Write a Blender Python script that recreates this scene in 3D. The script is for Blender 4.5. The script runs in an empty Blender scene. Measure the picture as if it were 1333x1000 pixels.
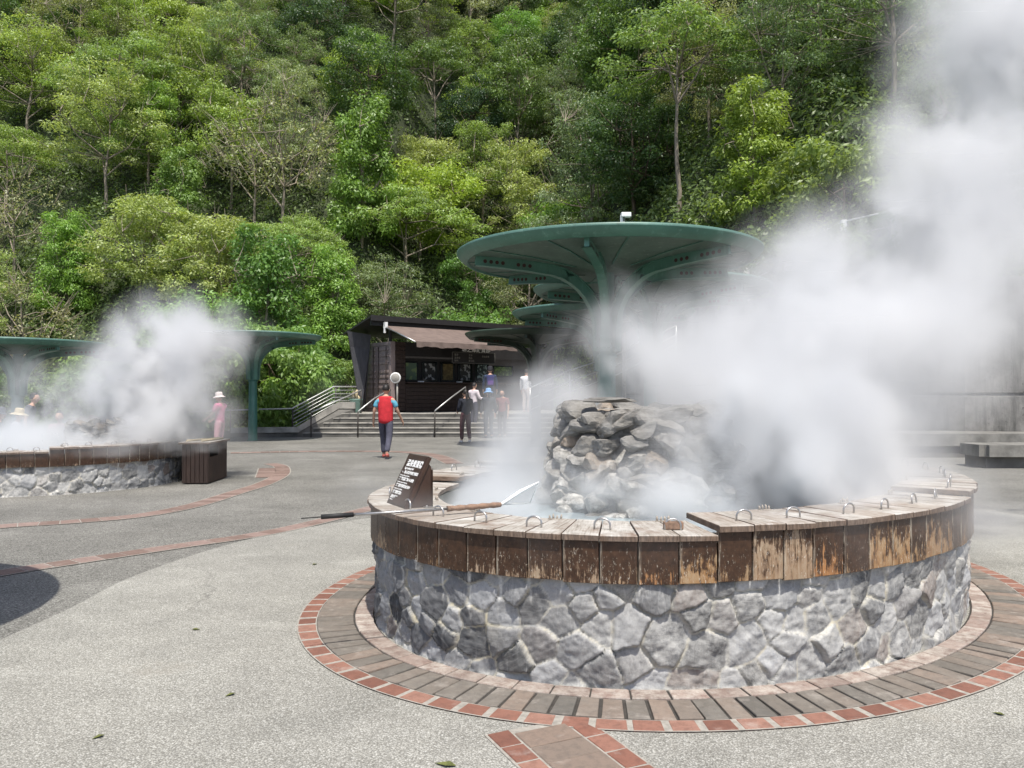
import bpy, bmesh, math, random
import numpy as np
from mathutils import Vector, Matrix, Euler

random.seed(7); RNG = np.random.default_rng(7)
SC = bpy.context.scene
COL = SC.collection
PI = math.pi
CAMH, FPX, PITCH = 1.55, 1040.0, math.atan(15/1040.0)

# ------------------------------------------------------------------ placing helpers
def ray(u, v):
    x = (u-666.5)/FPX; z = -(v-500.0)/FPX
    c, s = math.cos(PITCH), math.sin(PITCH)
    return Vector((x, c-z*s, s+z*c))
def gp(u, v, z=0.0):
    d = ray(u, v); t = (z-CAMH)/d.z
    return Vector((d.x*t, d.y*t, z))
def at(u, v, Y):
    d = ray(u, v); t = Y/d.y
    return Vector((d.x*t, Y, CAMH+d.z*t))

# ------------------------------------------------------------------ mesh helpers
class MB:
    def __init__(s): s.v=[]; s.f=[]; s.m=[]; s.c=[]; s.smooth=[]
    def add(s, verts, faces, mi=0, col=None, smooth=False):
        b=len(s.v); s.v.extend([tuple(p) for p in verts]); s.f.extend([tuple(i+b for i in f) for f in faces])
        s.m.extend([mi]*len(faces)); s.smooth.extend([smooth]*len(faces))
        s.c.extend([col if col is not None else (.5,.5,.5)]*len(verts))
    def box(s, lo, hi, mi=0, bev=0.0, M=None, col=None):
        lo=Vector(lo); hi=Vector(hi)
        if bev<=0:
            P=[(x,y,z) for z in (lo.z,hi.z) for y in (lo.y,hi.y) for x in (lo.x,hi.x)]
            F=[(0,2,3,1),(4,5,7,6),(0,1,5,4),(2,6,7,3),(0,4,6,2),(1,3,7,5)]
        else:
            bm=bmesh.new(); bmesh.ops.create_cube(bm,size=1)
            for w in bm.verts: w.co=Vector(((lo.x+hi.x)/2+w.co.x*(hi.x-lo.x),(lo.y+hi.y)/2+w.co.y*(hi.y-lo.y),(lo.z+hi.z)/2+w.co.z*(hi.z-lo.z)))
            bmesh.ops.bevel(bm,geom=bm.edges[:],offset=bev,segments=2,profile=.6,affect='EDGES')
            bm.verts.index_update(); P=[w.co[:] for w in bm.verts]; F=[[w.index for w in f.verts] for f in bm.faces]; bm.free()
        if M is not None: P=[M@Vector(p) for p in P]
        s.add(P,F,mi,col)
    def tube(s, pts, r, n=8, mi=0, cap=True, col=None, smooth=True):
        pts=[Vector(p) for p in pts]; k=len(pts)
        rs=r if isinstance(r,(list,tuple)) else [r]*k
        V=[]; up=None
        for i,p in enumerate(pts):
            t=(pts[min(i+1,k-1)]-pts[max(i-1,0)]).normalized()
            if up is None:
                up=t.orthogonal().normalized()
            up=(up-t*up.dot(t))
            up=up.normalized() if up.length>1e-6 else t.orthogonal().normalized()
            b=t.cross(up)
            for j in range(n):
                a=2*PI*j/n; V.append(p+(up*math.cos(a)+b*math.sin(a))*rs[i])
        F=[]
        for i in range(k-1):
            for j in range(n):
                F.append((i*n+j,i*n+(j+1)%n,(i+1)*n+(j+1)%n,(i+1)*n+j))
        s.add(V,F,mi,col,smooth)
        if cap:
            b=len(s.v)-len(V)
            s.f.append(tuple(b+j for j in reversed(range(n)))); s.f.append(tuple(b+(k-1)*n+j for j in range(n)))
            s.m.extend([mi]*2); s.smooth.extend([False]*2)
    def lathe(s, prof, n=48, mi=0, M=None, col=None, smooth=True, closed=False):
        V=[]; k=len(prof)
        for (r,z) in prof:
            for j in range(n):
                a=2*PI*j/n; V.append(Vector((r*math.cos(a),r*math.sin(a),z)))
        if M is not None: V=[M@p for p in V]
        F=[]
        for i in range(k if closed else k-1):
            i2=(i+1)%k
            for j in range(n): F.append((i*n+j,i*n+(j+1)%n,i2*n+(j+1)%n,i2*n+j))
        s.add(V,F,mi,col,smooth)
    def build(s, name, mats, parent=None, loc=None):
        me=bpy.data.meshes.new(name); me.from_pydata(s.v,[],s.f)
        if not isinstance(mats,(list,tuple)): mats=[mats]
        for m in mats: me.materials.append(m)
        me.polygons.foreach_set('material_index',s.m); me.polygons.foreach_set('use_smooth',s.smooth)
        ca=me.color_attributes.new('col','FLOAT_COLOR','POINT')
        a=np.ones((len(s.v),4),np.float32); a[:,:3]=np.array(s.c,np.float32).reshape(-1,3); ca.data.foreach_set('color',a.ravel())
        me.update()
        return link(name,me,parent,loc)
def link(name, data, parent=None, loc=None):
    o=bpy.data.objects.new(name,data); COL.objects.link(o)
    if parent is not None: o.parent=parent
    if loc is not None: o.location=loc
    return o
def npmesh(name, V, F, mats, attrs=None, smooth=True, uv=None):
    me=bpy.data.meshes.new(name); V=np.asarray(V,np.float32); F=np.asarray(F,np.int32)
    n=F.shape[1]
    me.vertices.add(len(V)); me.vertices.foreach_set('co',V.ravel())
    me.loops.add(F.size); me.loops.foreach_set('vertex_index',F.ravel())
    me.polygons.add(len(F)); me.polygons.foreach_set('loop_start',np.arange(0,F.size,n,dtype=np.int32))
    me.polygons.foreach_set('loop_total',np.full(len(F),n,np.int32))
    me.polygons.foreach_set('use_smooth',np.full(len(F),smooth,bool))
    for k,a in (attrs or {}).items():
        a=np.asarray(a,np.float32)
        at_=me.attributes.new(k,'FLOAT_VECTOR','POINT'); at_.data.foreach_set('vector',a.ravel())
    for m in (mats if isinstance(mats,(list,tuple)) else [mats]): me.materials.append(m)
    me.update(calc_edges=True); me.validate()
    return me
def tag(o, label=None, cat=None, group=None, kind=None):
    if label: o['label']=label
    if cat: o['category']=cat
    if group: o['group']=group
    if kind: o['kind']=kind
    return o
def empty(name, loc=(0,0,0), rz=0.0, **k):
    o=link(name,None,None,loc); o.rotation_euler=(0,0,rz); o.empty_display_size=.2
    return tag(o,**k)
def copy_tree(o, parent=None):
    c=o.copy(); COL.objects.link(c); c.parent=parent
    for ch in list(o.children): copy_tree(ch,c)
    return c

# ------------------------------------------------------------------ material helpers
class NT:
    def __init__(s, name, disp=False):
        s.mat=bpy.data.materials.new(name); s.mat.use_nodes=True; s.t=s.mat.node_tree; s.t.nodes.clear()
        s.out=s.t.nodes.new('ShaderNodeOutputMaterial')
    def n(s, typ, ins=None, **props):
        x=s.t.nodes.new(typ)
        for k,v in props.items(): setattr(x,k,v)
        for k,v in (ins or {}).items(): s.set(x.inputs[k],v)
        return x
    def set(s, sock, v):
        if isinstance(v, bpy.types.NodeSocket): s.t.links.new(v,sock)
        elif isinstance(v, bpy.types.Node): s.t.links.new(v.outputs[0],sock)
        else:
            if isinstance(v,(tuple,list)) and len(v)==3 and sock.type=='RGBA': v=(*v,1)
            sock.default_value=v
    def noise(s, vec, scale, detail=4, rough=.55, dist=0, out='Fac'):
        x=s.n('ShaderNodeTexNoise',{'Scale':scale,'Detail':detail,'Roughness':rough,'Distortion':dist})
        if vec is not None: s.set(x.inputs['Vector'],vec)
        return x.outputs[out]
    def ramp(s, fac, stops):
        x=s.n('ShaderNodeValToRGB'); s.set(x.inputs[0],fac); e=x.color_ramp.elements
        while len(e)<len(stops): e.new(.5)
        for i,(p,c) in enumerate(stops):
            e[i].position=p; e[i].color=(*c,1) if len(c)==3 else c
        return x.outputs[0]
    def mix(s, f, a, b, blend='MIX'):
        x=s.n('ShaderNodeMix',data_type='RGBA',blend_type=blend)
        s.set(x.inputs[0],f); s.set(x.inputs[6],a); s.set(x.inputs[7],b); return x.outputs[2]
    def math(s, op, a, b=0.0, clamp=False):
        x=s.n('ShaderNodeMath',operation=op,use_clamp=clamp); s.set(x.inputs[0],a); s.set(x.inputs[1],b); return x.outputs[0]
    def mr(s, v, a, b, c=0.0, d=1.0):
        x=s.n('ShaderNodeMapRange',clamp=True); s.set(x.inputs[0],v)
        for i,k in enumerate((a,b,c,d)): s.set(x.inputs[i+1],k)
        return x.outputs[0]
    def obj(s): return s.n('ShaderNodeTexCoord').outputs['Object']
    def pos(s): return s.n('ShaderNodeNewGeometry').outputs['Position']
    def attr(s, name, out='Color'): return s.n('ShaderNodeAttribute',attribute_name=name).outputs[out]
    def scale(s, vec, v):
        return s.n('ShaderNodeVectorMath',{0:vec,1:v},operation='MULTIPLY').outputs[0]
    def sep(s, vec): return s.n('ShaderNodeSeparateXYZ',{0:vec}).outputs
    def done(s, color, rough=.7, bump=None, bstr=.3, bdist=.01, metal=0.0, spec=.4, **kw):
        b=s.n('ShaderNodeBsdfPrincipled',{'Roughness':rough,'Metallic':metal,'Specular IOR Level':spec,**kw})
        s.set(b.inputs['Base Color'],color)
        if bump is not None:
            bp=s.n('ShaderNodeBump',{'Strength':bstr,'Distance':bdist}); s.set(bp.inputs['Height'],bump); s.t.links.new(bp.outputs[0],b.inputs['Normal'])
        s.t.links.new(b.outputs[0],s.out.inputs[0]); s.bsdf=b
        return s.mat

def mat_plain(name, c, rough=.6, metal=0.0, var=.18, scale=6.0, bump=.05, spec=.4):
    t=NT(name); p=t.obj(); n=t.noise(p,scale,5,.6)
    lo=tuple(x*(1-var) for x in c); hi=tuple(min(1,x*(1+var)) for x in c)
    return t.done(t.ramp(n,[(.3,lo),(.7,hi)]),rough,t.noise(p,scale*8,3),bump,.01,metal,spec)

def mat_aggregate(name, base, dark, light, scale=95.0, stain=.25):
    t=NT(name); p=t.pos()
    v=t.n('ShaderNodeTexVoronoi',{'Vector':p,'Scale':scale,'Randomness':1.0})
    r=t.sep(v.outputs['Color'])[0]
    peb=t.ramp(r,[(0.0,dark),(.35,base),(.7,base),(1.0,light)])
    gap=t.mr(v.outputs['Distance'],.30,.62,1.0,.55)
    big=t.noise(p,.55,5,.6); mid=t.noise(p,3.2,5,.65)
    shade=t.math('MULTIPLY',t.mr(big,.3,.7,1-stain,1+stain*.5),t.mr(mid,.25,.75,.88,1.1))
    c=t.mix(1.0,peb,t.n('ShaderNodeCombineXYZ',{0:t.math('MULTIPLY',shade,gap),1:t.math('MULTIPLY',shade,gap),2:t.math('MULTIPLY',shade,gap)}).outputs[0],'MULTIPLY')
    # fine dark scuffs
    sc=t.mr(t.noise(t.scale(p,(1.0,2.2,1)),1.1,6,.7),.60,.75)
    c=t.mix(t.math('MULTIPLY',sc,.28),c,(dark[0]*.8,dark[1]*.8,dark[2]*.8))
    # hairline cracks and damp blotches
    w=t.n('ShaderNodeVectorMath',{0:p,1:t.scale(t.noise(p,1.7,4,.6,0,'Color'),(.9,.9,0))},operation='ADD').outputs[0]
    ck=t.n('ShaderNodeTexVoronoi',{'Vector':w,'Scale':.33},feature='DISTANCE_TO_EDGE').outputs['Distance']
    c=t.mix(t.math('MULTIPLY',t.mr(ck,.002,.006,.32,0),t.mr(t.noise(p,.4,2),.5,.6)),c,(.06,.055,.05))
    wet=t.math('MULTIPLY',t.mr(t.noise(p,.8,6,.72),.60,.66),.30); c=t.mix(wet,c,(dark[0]*.9,dark[1]*.85,dark[2]*.8))
    lt=t.math('MULTIPLY',t.mr(t.noise(t.scale(p,(.5,1.4,1)),.9,5,.7),.58,.70),.22); c=t.mix(lt,c,light)
    return t.done(c,.85,v.outputs['Distance'],.3,.003,0,.25)

def mat_brick(name, c1, c2, c3, dirt=.5):
    t=NT(name); r=t.attr('col'); s=t.sep(r); p=t.pos()
    c=t.ramp(s[0],[(0,c1),(.5,c2),(1,c3)])
    n=t.noise(p,22,6,.7); c=t.mix(t.math('MULTIPLY',t.mr(n,.45,.75),dirt),c,(c1[0]*.55,c1[1]*.6,c1[2]*.65))
    sp=t.noise(p,260,3,.6); c=t.mix(t.mr(sp,.58,.72,0,.35),c,(.05,.045,.04))
    w=t.mr(t.noise(p,5,5,.7),.56,.74,0,.5); c=t.mix(w,c,(.42,.38,.34))
    cr=t.math('MULTIPLY',s[1],t.mr(t.noise(p,14,6,.75),.34,.62)); c=t.mix(cr,c,(.66,.63,.56))
    return t.done(c,.85,t.math('ADD',sp,n),.4,.004,0,.25)

def mat_wood_top(name):
    t=NT(name); p=t.obj(); s=t.attr('col'); ss=t.sep(s)
    off=t.n('ShaderNodeVectorMath',{0:p,1:t.n('ShaderNodeCombineXYZ',{0:t.math('MULTIPLY',ss[0],30.0),1:t.math('MULTIPLY',ss[0],17.0)}).outputs[0]},operation='ADD').outputs[0]
    g=t.noise(t.scale(off,(7,90,20)),1.0,5,.65)
    n=t.noise(off,5,6,.7)
    c=t.ramp(g,[(.28,(.14,.115,.09)),(.5,(.32,.29,.25)),(.75,(.50,.475,.43))])
    c=t.mix(t.mr(n,.46,.70,0,.9),c,(.54,.525,.49))
    c=t.mix(t.mr(t.noise(off,3.0,5,.65),.52,.70,0,.85),c,(.17,.105,.07))
    crust=t.mr(t.noise(off,9,5,.7),.6,.75); c=t.mix(t.math('MULTIPLY',crust,.6),c,(.70,.69,.66))
    c=t.mix(t.mr(ss[1],.55,1.0,0,.5),c,(.22,.155,.11))
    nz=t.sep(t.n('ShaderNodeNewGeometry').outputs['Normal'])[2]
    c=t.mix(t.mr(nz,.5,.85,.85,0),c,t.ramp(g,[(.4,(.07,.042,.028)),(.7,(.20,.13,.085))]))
    return t.done(c,.75,g,.5,.004,0,.3)
def mat_wood_paint(name, lvl=.5, dark=(.043,.022,.012)):
    # brown painted boards, paint worn off to bare wood from the foot of the board upwards
    t=NT(name); p=t.obj(); a=t.sep(t.attr('col')); z=t.attr('hz','Fac') if False else a[2]
    rx=t.math('MULTIPLY',a[0],40.0)
    uv=t.attr('buv','Vector')
    q=t.n('ShaderNodeVectorMath',{0:uv,1:t.n('ShaderNodeCombineXYZ',{0:rx,1:rx,2:rx}).outputs[0]},operation='ADD').outputs[0]
    st=t.noise(t.scale(q,(75,2.0,1)),1.0,6,.70,.3)
    st2=t.noise(t.scale(q,(17,2.6,1)),1.0,4,.6)
    zz=t.sep(uv)[1]                                   # 0 foot .. 1 head
    wear=t.math('ADD',t.math('MULTIPLY',st,.9),t.math('MULTIPLY',st2,.75))
    wear=t.math('ADD',wear,t.math('MULTIPLY',a[1],.52))
    wear=t.math('SUBTRACT',wear,t.math('MULTIPLY',zz,.36))
    m=t.mr(wear,1.02,1.13)
    bare=t.ramp(st2,[(.3,(.20,.10,.038)),(.5,(.32,.185,.085)),(.72,(.37,.27,.165))]); bare=t.mix(t.mr(a[2],.3,.8,0,.45),bare,t.ramp(st,[(.35,(.16,.12,.085)),(.65,(.40,.35,.29))]))
    bare=t.mix(t.math('MULTIPLY',t.mr(a[2],.82,.86),.8),bare,t.ramp(st,[(.35,(.16,.06,.02)),(.6,(.42,.19,.06))]))
    paint=t.ramp(t.noise(t.scale(q,(30,6,1)),1.0,5,.6),[(.3,tuple(x*.7 for x in dark)),(.7,tuple(x*1.7 for x in dark))])
    c=t.mix(m,paint,bare)
    sm=t.math('MULTIPLY',t.mr(t.sep(uv)[0],.003,.017,1,0),t.mr(t.noise(t.scale(q,(160,2.0,1)),1.0,5,.7),.46,.60)); c=t.mix(t.math('MULTIPLY',sm,.75),c,(.48,.42,.33))
    gr=t.math('MULTIPLY',t.mr(t.noise(t.scale(q,(110,9,1)),1.0,4,.7),.60,.66),t.mr(wear,.7,1.0)); c=t.mix(t.math('MULTIPLY',gr,.65),c,(.60,.55,.46))
    ck=t.mr(t.noise(t.scale(q,(150,7,1)),1.0,3,.6),.66,.70); c=t.mix(t.math('MULTIPLY',ck,t.math('MULTIPLY',m,.8)),c,(.045,.026,.015))
    dk=t.mr(t.noise(t.scale(q,(38,1.4,1)),1.0,5,.7),.54,.66); c=t.mix(t.math('MULTIPLY',dk,t.math('MULTIPLY',m,.6)),c,(.085,.048,.026))
    return t.done(c,t.mr(m,0,1,.45,.8),t.math('ADD',t.math('MULTIPLY',m,-.6),st),.5,.004,0,.35)

def mat_stone_wall(name):
    t=NT(name); a=t.sep(t.attr('st','Vector')); q=t.attr('strat','Vector'); p=t.pos()
    g=t.noise(t.scale(q,(55,7,1)),1.0,7,.7,.6)
    base=t.ramp(a[0],[(0,(.042,.044,.048)),(.18,(.072,.075,.081)),(.34,(.16,.164,.173)),(.5,(.33,.336,.346)),(.6,(.10,.102,.107)),(.76,(.40,.40,.395)),(.88,(.15,.152,.158)),(1,(.20,.145,.112))])
    c=t.mix(t.mr(g,.47,.75,0,.26),base,(.44,.437,.43))
    c=t.mix(t.mr(g,.40,.22,0,.5),c,(.055,.056,.06))
    vs_=t.noise(t.scale(t.attr('sz','Vector'),(26,3.2,1)),1.0,8,.74,.8)
    c=t.mix(t.mr(vs_,.56,.66,0,.38),c,(.50,.495,.485))
    c=t.mix(t.mr(t.noise(p,42,5,.75),.50,.70,0,.45),c,(.07,.07,.068))
    c=t.mix(t.mr(t.noise(q,9,6,.75),.58,.72,0,.55),c,(.085,.083,.088))
    mort=t.ramp(t.noise(p,7,5,.7),[(.34,(.11,.105,.095)),(.47,(.40,.385,.34)),(.64,(.52,.46,.32)),(.8,(.56,.55,.52))])
    c=t.mix(a[1],c,mort)
    crust=t.math('MULTIPLY',a[2],t.mr(t.noise(p,16,6,.75),.30,.58)); c=t.mix(crust,c,(.66,.645,.60))
    sul=t.mr(t.noise(p,2.2,5,.65),.60,.74,0,.35); c=t.mix(t.math('MULTIPLY',sul,t.math('ADD',t.math('MULTIPLY',a[1],.8),.12)),c,(.58,.47,.22))
    return t.done(c,.82,t.math('ADD',g,t.noise(p,70,5,.7)),.55,.006,0,.3)

def mat_rock(name):
    t=NT(name); a=t.sep(t.attr('col')); p=t.pos()
    g=t.noise(t.scale(p,(4,4,26)),1.0,7,.7,1.2); n=t.noise(p,7,7,.7)
    c=t.ramp(g,[(.3,(.095,.088,.077)),(.5,(.195,.183,.163)),(.7,(.32,.305,.28))])
    c=t.mix(t.mr(n,.5,.75,0,.7),c,(.13,.125,.12))
    c=t.mix(t.math('MULTIPLY',t.mr(a[0],.90,.93),t.mr(n,.3,.6,.2,.9)),c,(.27,.19,.12))
    c=t.mix(t.mr(a[1],0,1,.0,.5),c,(.12,.118,.112))
    cr=t.math('MULTIPLY',a[2],t.mr(t.noise(p,11,6,.75),.42,.60)); c=t.mix(cr,c,(.60,.585,.545))
    return t.done(c,.8,t.math('ADD',g,n),.6,.02,0,.3)

def mat_leaf(name, tint=1.0, trans=.4):
    t=NT(name); a=t.sep(t.attr('lf','Vector')); oc=t.n('ShaderNodeObjectInfo').outputs['Color']
    k=t.mr(a[0],0,1,.62,1.35)
    c=t.mix(1.0,oc,t.n('ShaderNodeCombineXYZ',{0:k,1:k,2:k}).outputs[0],'MULTIPLY')
    c=t.mix(t.mr(a[1],.55,1.0,0,.55),c,t.mix(1.0,oc,(1.22,1.15,.8),'MULTIPLY'))
    d=t.n('ShaderNodeBsdfPrincipled',{'Roughness':.42,'Specular IOR Level':.5}); t.set(d.inputs['Base Color'],c)
    tr=t.n('ShaderNodeBsdfTranslucent'); t.set(tr.inputs[0],t.mix(1.0,c,(1.25,1.25,.6),'MULTIPLY'))
    m=t.n('ShaderNodeMixShader',{0:trans}); t.t.links.new(d.outputs[0],m.inputs[1]); t.t.links.new(tr.outputs[0],m.inputs[2])
    t.t.links.new(m.outputs[0],t.out.inputs[0]); return t.mat
def mat_bark(name, c):
    t=NT(name); p=t.obj(); n=t.noise(t.scale(p,(6,6,2)),2,6,.65)
    return t.done(t.ramp(n,[(.3,tuple(x*.6 for x in c)),(.7,tuple(x*1.3 for x in c))]),.85,n,.5,.02,0,.2)
def mat_corr(name, c):
    t=NT(name); p=t.obj(); n=t.noise(t.scale(p,(3,3,1)),2.5,6,.65)
    col=t.ramp(n,[(.25,tuple(x*.65 for x in c)),(.55,c),(.8,tuple(min(1,x*1.35) for x in c))])
    return t.done(col,.6,t.noise(p,30,4),.08,.01,0,.4)

def mat_canopy(name, c, trans=0.0):
    t=NT(name); p=t.obj(); n=t.noise(p,1.6,6,.65); st=t.noise(t.scale(p,(8,8,2)),1.2,6,.7)
    col=t.ramp(n,[(.25,tuple(x*.7 for x in c)),(.6,c),(.85,tuple(x*1.4 for x in c))])
    col=t.mix(t.mr(st,.56,.72,0,.5),col,(c[0]*2.4+.03,c[1]*1.9+.03,c[2]*2.0+.03))
    dr=t.noise(t.scale(p,(9,9,.7)),1.3,6,.75); col=t.mix(t.mr(dr,.57,.68,0,.5),col,(c[0]*.45+.012,c[1]*.42+.006,c[2]*.40+.003))
    col=t.mix(t.mr(t.noise(p,11,5,.75),.66,.74,0,.45),col,(.16,.10,.06))
    m=t.done(col,.42,n,.05,.01,0,.45)
    if trans>0:
        tr=t.n('ShaderNodeBsdfTranslucent'); t.set(tr.inputs[0],t.mix(1.0,col,(1.5,1.6,1.5),'MULTIPLY'))
        mx=t.n('ShaderNodeMixShader',{0:trans}); t.t.links.new(t.bsdf.outputs[0],mx.inputs[1]); t.t.links.new(tr.outputs[0],mx.inputs[2]); t.t.links.new(mx.outputs[0],t.out.inputs[0])
    return m

M={}
M['agg_light']=mat_aggregate('aggregate_light',(.375,.365,.325),(.25,.24,.21),(.53,.52,.475),120,.2)
M['agg_dark']=mat_aggregate('aggregate_dark',(.255,.247,.222),(.135,.13,.115),(.40,.39,.355),90,.3)
M['mortar']=mat_plain('mortar',(.30,.28,.245),.9,0,.25,30,.2)
M['joint']=mat_plain('paver_joint',(.05,.045,.04),.9,0,.3,30,.2)
M['brick']=mat_brick('red_brick',(.17,.078,.056),(.24,.112,.08),(.29,.16,.12),.6)
M['brick_pale']=mat_brick('worn_pink_brick',(.17,.118,.098),(.215,.148,.122),(.27,.195,.168),.5)
M['paver']=mat_brick('grey_brown_paver',(.115,.105,.092),(.160,.138,.116),(.22,.165,.13),.5)
M['wtop']=mat_wood_top('bleached_plank')
M['wpaint']=mat_wood_paint('worn_brown_board')
M['wdark']=mat_wood_paint('dark_slatted_board',.2,(.030,.018,.013))
M['stone']=mat_stone_wall('rubble_stone')
M['rock']=mat_rock('mound_rock')
M['steel']=mat_plain('grey_steel',(.42,.41,.40),.35,.85,.2,20,.05)
M['rail']=mat_plain('rail_steel',(.50,.50,.48),.38,.6,.15,10,.03)
M['dpost']=mat_plain('dark_post',(.05,.043,.038),.5,.2,.2,8,.03)
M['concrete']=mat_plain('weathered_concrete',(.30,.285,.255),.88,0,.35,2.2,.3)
M['concrete_dark']=mat_plain('dark_concrete',(.115,.11,.10),.9,0,.45,1.6,.35)
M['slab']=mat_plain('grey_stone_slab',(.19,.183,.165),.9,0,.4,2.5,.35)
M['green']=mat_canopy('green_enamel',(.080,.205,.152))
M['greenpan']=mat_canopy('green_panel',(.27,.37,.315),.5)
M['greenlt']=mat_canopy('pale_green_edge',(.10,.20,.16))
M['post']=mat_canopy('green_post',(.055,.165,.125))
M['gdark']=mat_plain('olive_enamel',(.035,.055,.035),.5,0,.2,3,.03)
M['hole']=mat_plain('dark_red_hole',(.05,.016,.013),.7,0,.3,9,.05)
M['cont']=mat_corr('brown_container',(.27,.215,.20))
M['contdark']=mat_corr('dark_brown_slat',(.042,.026,.020))
M['rfdark']=mat_corr('dark_roof_sheet',(.022,.020,.020))
M['panel']=mat_corr('slate_side_panel',(.065,.065,.072))
M['awning']=mat_plain('brown_canvas',(.155,.115,.098),.85,0,.2,3,.15)
M['glass']=mat_plain('dark_glass',(.012,.016,.016),.08,0,.2,4,.0,.6)
M['white']=mat_plain('white_paint',(.75,.75,.73),.55,0,.06,6,.03)
M['lettering']=mat_plain('white_lettering',(.82,.82,.80),.6,0,.03,6,.0)
M['signbrown']=mat_plain('brown_sign_face',(.050,.027,.018),.35,0,.25,9,.08)
M['black']=mat_plain('black_rubber',(.02,.02,.02),.6,0,.2,9,.05)
M['woodpale']=mat_plain('pale_wood',(.34,.30,.25),.7,0,.3,14,.2)
M['woodlog']=mat_plain('brown_grip_wood',(.24,.15,.10),.75,0,.4,40,.5)
M['leafdry']=mat_plain('dry_leaf',(.10,.11,.03),.7,0,.4,60,.2)
M['straw']=mat_plain('straw_weave',(.52,.43,.27),.8,0,.2,60,.3)
M['binGreen']=mat_plain('green_bin',(.10,.17,.14),.5,0,.2,6,.03)
M['mirror']=mat_plain('mirror_face',(.62,.62,.60),.12,1.0,.05,6,0)
def mat_water():
    t=NT('milky_water'); n=t.noise(t.pos(),5,4,.5)
    return t.done(t.ramp(n,[(.3,(.30,.37,.40)),(.7,(.40,.46,.48))]),.12,n,.15,.02,0,.5)
M['water']=mat_water()
def mat_cwall():
    t=NT('old_concrete_wall'); p=t.pos(); dr=t.noise(t.scale(p,(2.6,2.6,.22)),1.0,7,.7); n=t.noise(p,2.5,7,.7)
    c=t.ramp(n,[(.25,(.09,.087,.08)),(.5,(.20,.193,.18)),(.75,(.29,.28,.26))])
    c=t.mix(t.mr(dr,.48,.66,0,.85),c,(.055,.055,.05))
    c=t.mix(t.mr(t.noise(p,9,5,.75),.60,.68,0,.8),c,(.03,.03,.027))
    return t.done(c,.9,n,.5,.03,0,.2)
M['conc_wall']=mat_cwall()
M['soil']=mat_plain('forest_soil',(.045,.058,.026),.95,0,.4,.8,.5)
M['leaf']=mat_leaf('leaf'); M['bark']=mat_bark('pale_bark',(.27,.23,.18)); M['barkd']=mat_bark('dark_bark',(.11,.085,.06))
# ================================================================== CAMERA / LIGHT
cam=bpy.data.cameras.new('camera'); co=link('camera',cam,None,(0,0,CAMH)); co.rotation_euler=(PI/2+PITCH,0,0)
cam.sensor_width=36; cam.lens=36*FPX/1333.0; cam.clip_end=600; cam.clip_start=.05; SC.camera=co
SUN=Vector((.09,-.40,.91)).normalized()
elev=math.asin(SUN.z); azim=math.atan2(SUN.x,SUN.y)
W=bpy.data.worlds.new('World'); SC.world=W; W.use_nodes=True; wt=W.node_tree
sky=wt.nodes.new('ShaderNodeTexSky'); sky.sky_type='NISHITA'; sky.sun_disc=False; sky.sun_elevation=elev; sky.sun_rotation=azim
bg=wt.nodes['Background']; sky.dust_density=2.0; sky.air_density=.7; sky.ozone_density=.4; bg.inputs[1].default_value=.15; wt.links.new(sky.outputs[0],bg.inputs[0])
sl=bpy.data.lights.new('sun','SUN'); sl.energy=4.0; sl.angle=math.radians(.53); sl.color=(1,.96,.885)
so=link('sun',sl); so.rotation_euler=(-SUN).to_track_quat('-Z','Y').to_euler()
vs=SC.view_settings; vs.view_transform='Standard'; vs.look='None'; vs.gamma=1; vs.exposure=.46
cy=SC.cycles if hasattr(SC,'cycles') else None
SC.render.engine='CYCLES'; cy=SC.cycles
cy.max_bounces=12; cy.diffuse_bounces=3; cy.glossy_bounces=2; cy.transmission_bounces=3; cy.volume_bounces=10; cy.transparent_max_bounces=8
cy.use_denoising=True; cy.volume_step_rate=1.0; cy.caustics_reflective=False; cy.caustics_refractive=False

# ================================================================== GROUND
def curve_pts(P, n=120):
    # Catmull-Rom through ground points
    P=[Vector(p) for p in P]; Q=[P[0]*2-P[1]]+P+[P[-1]*2-P[-2]]; out=[]
    m=max(2,n//(len(P)-1))
    for i in range(1,len(Q)-2):
        for k in range(m):
            t=k/m; a,b,c,d=Q[i-1],Q[i],Q[i+1],Q[i+2]
            out.append(.5*((2*b)+(c-a)*t+(2*a-5*b+4*c-d)*t*t+(3*b-a-3*c+d)*t**3))
    out.append(P[-1]); return out
def resample(P, step):
    P=[Vector(p) for p in P]; L=[0]
    for a,b in zip(P,P[1:]): L.append(L[-1]+(b-a).length)
    n=max(2,int(L[-1]/step)); out=[]; j=0
    for i in range(n+1):
        s=L[-1]*i/n
        while j<len(L)-2 and L[j+1]<s: j+=1
        f=(s-L[j])/max(1e-9,L[j+1]-L[j]); out.append(P[j].lerp(P[j+1],f))
    return out
def sheet(name, outline, z, mat):
    bm=bmesh.new(); vs_=[bm.verts.new((p[0],p[1],z)) for p in outline]; f=bm.faces.new(vs_)
    bmesh.ops.triangulate(bm,faces=[f]); bmesh.ops.recalc_face_normals(bm,faces=bm.faces[:])
    for f in bm.faces:
        if f.normal.z<0: f.normal_flip()
    me=bpy.data.meshes.new(name); bm.to_mesh(me); bm.free(); me.materials.append(mat)
    return tag(link(name,me),kind='structure')
g=MB(); g.add([(-160,-60,0),(160,-60,0),(160,140,0),(-160,140,0)],[(0,1,2,3)])
tag(g.build('ground',M['agg_dark']),kind='structure')

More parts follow.
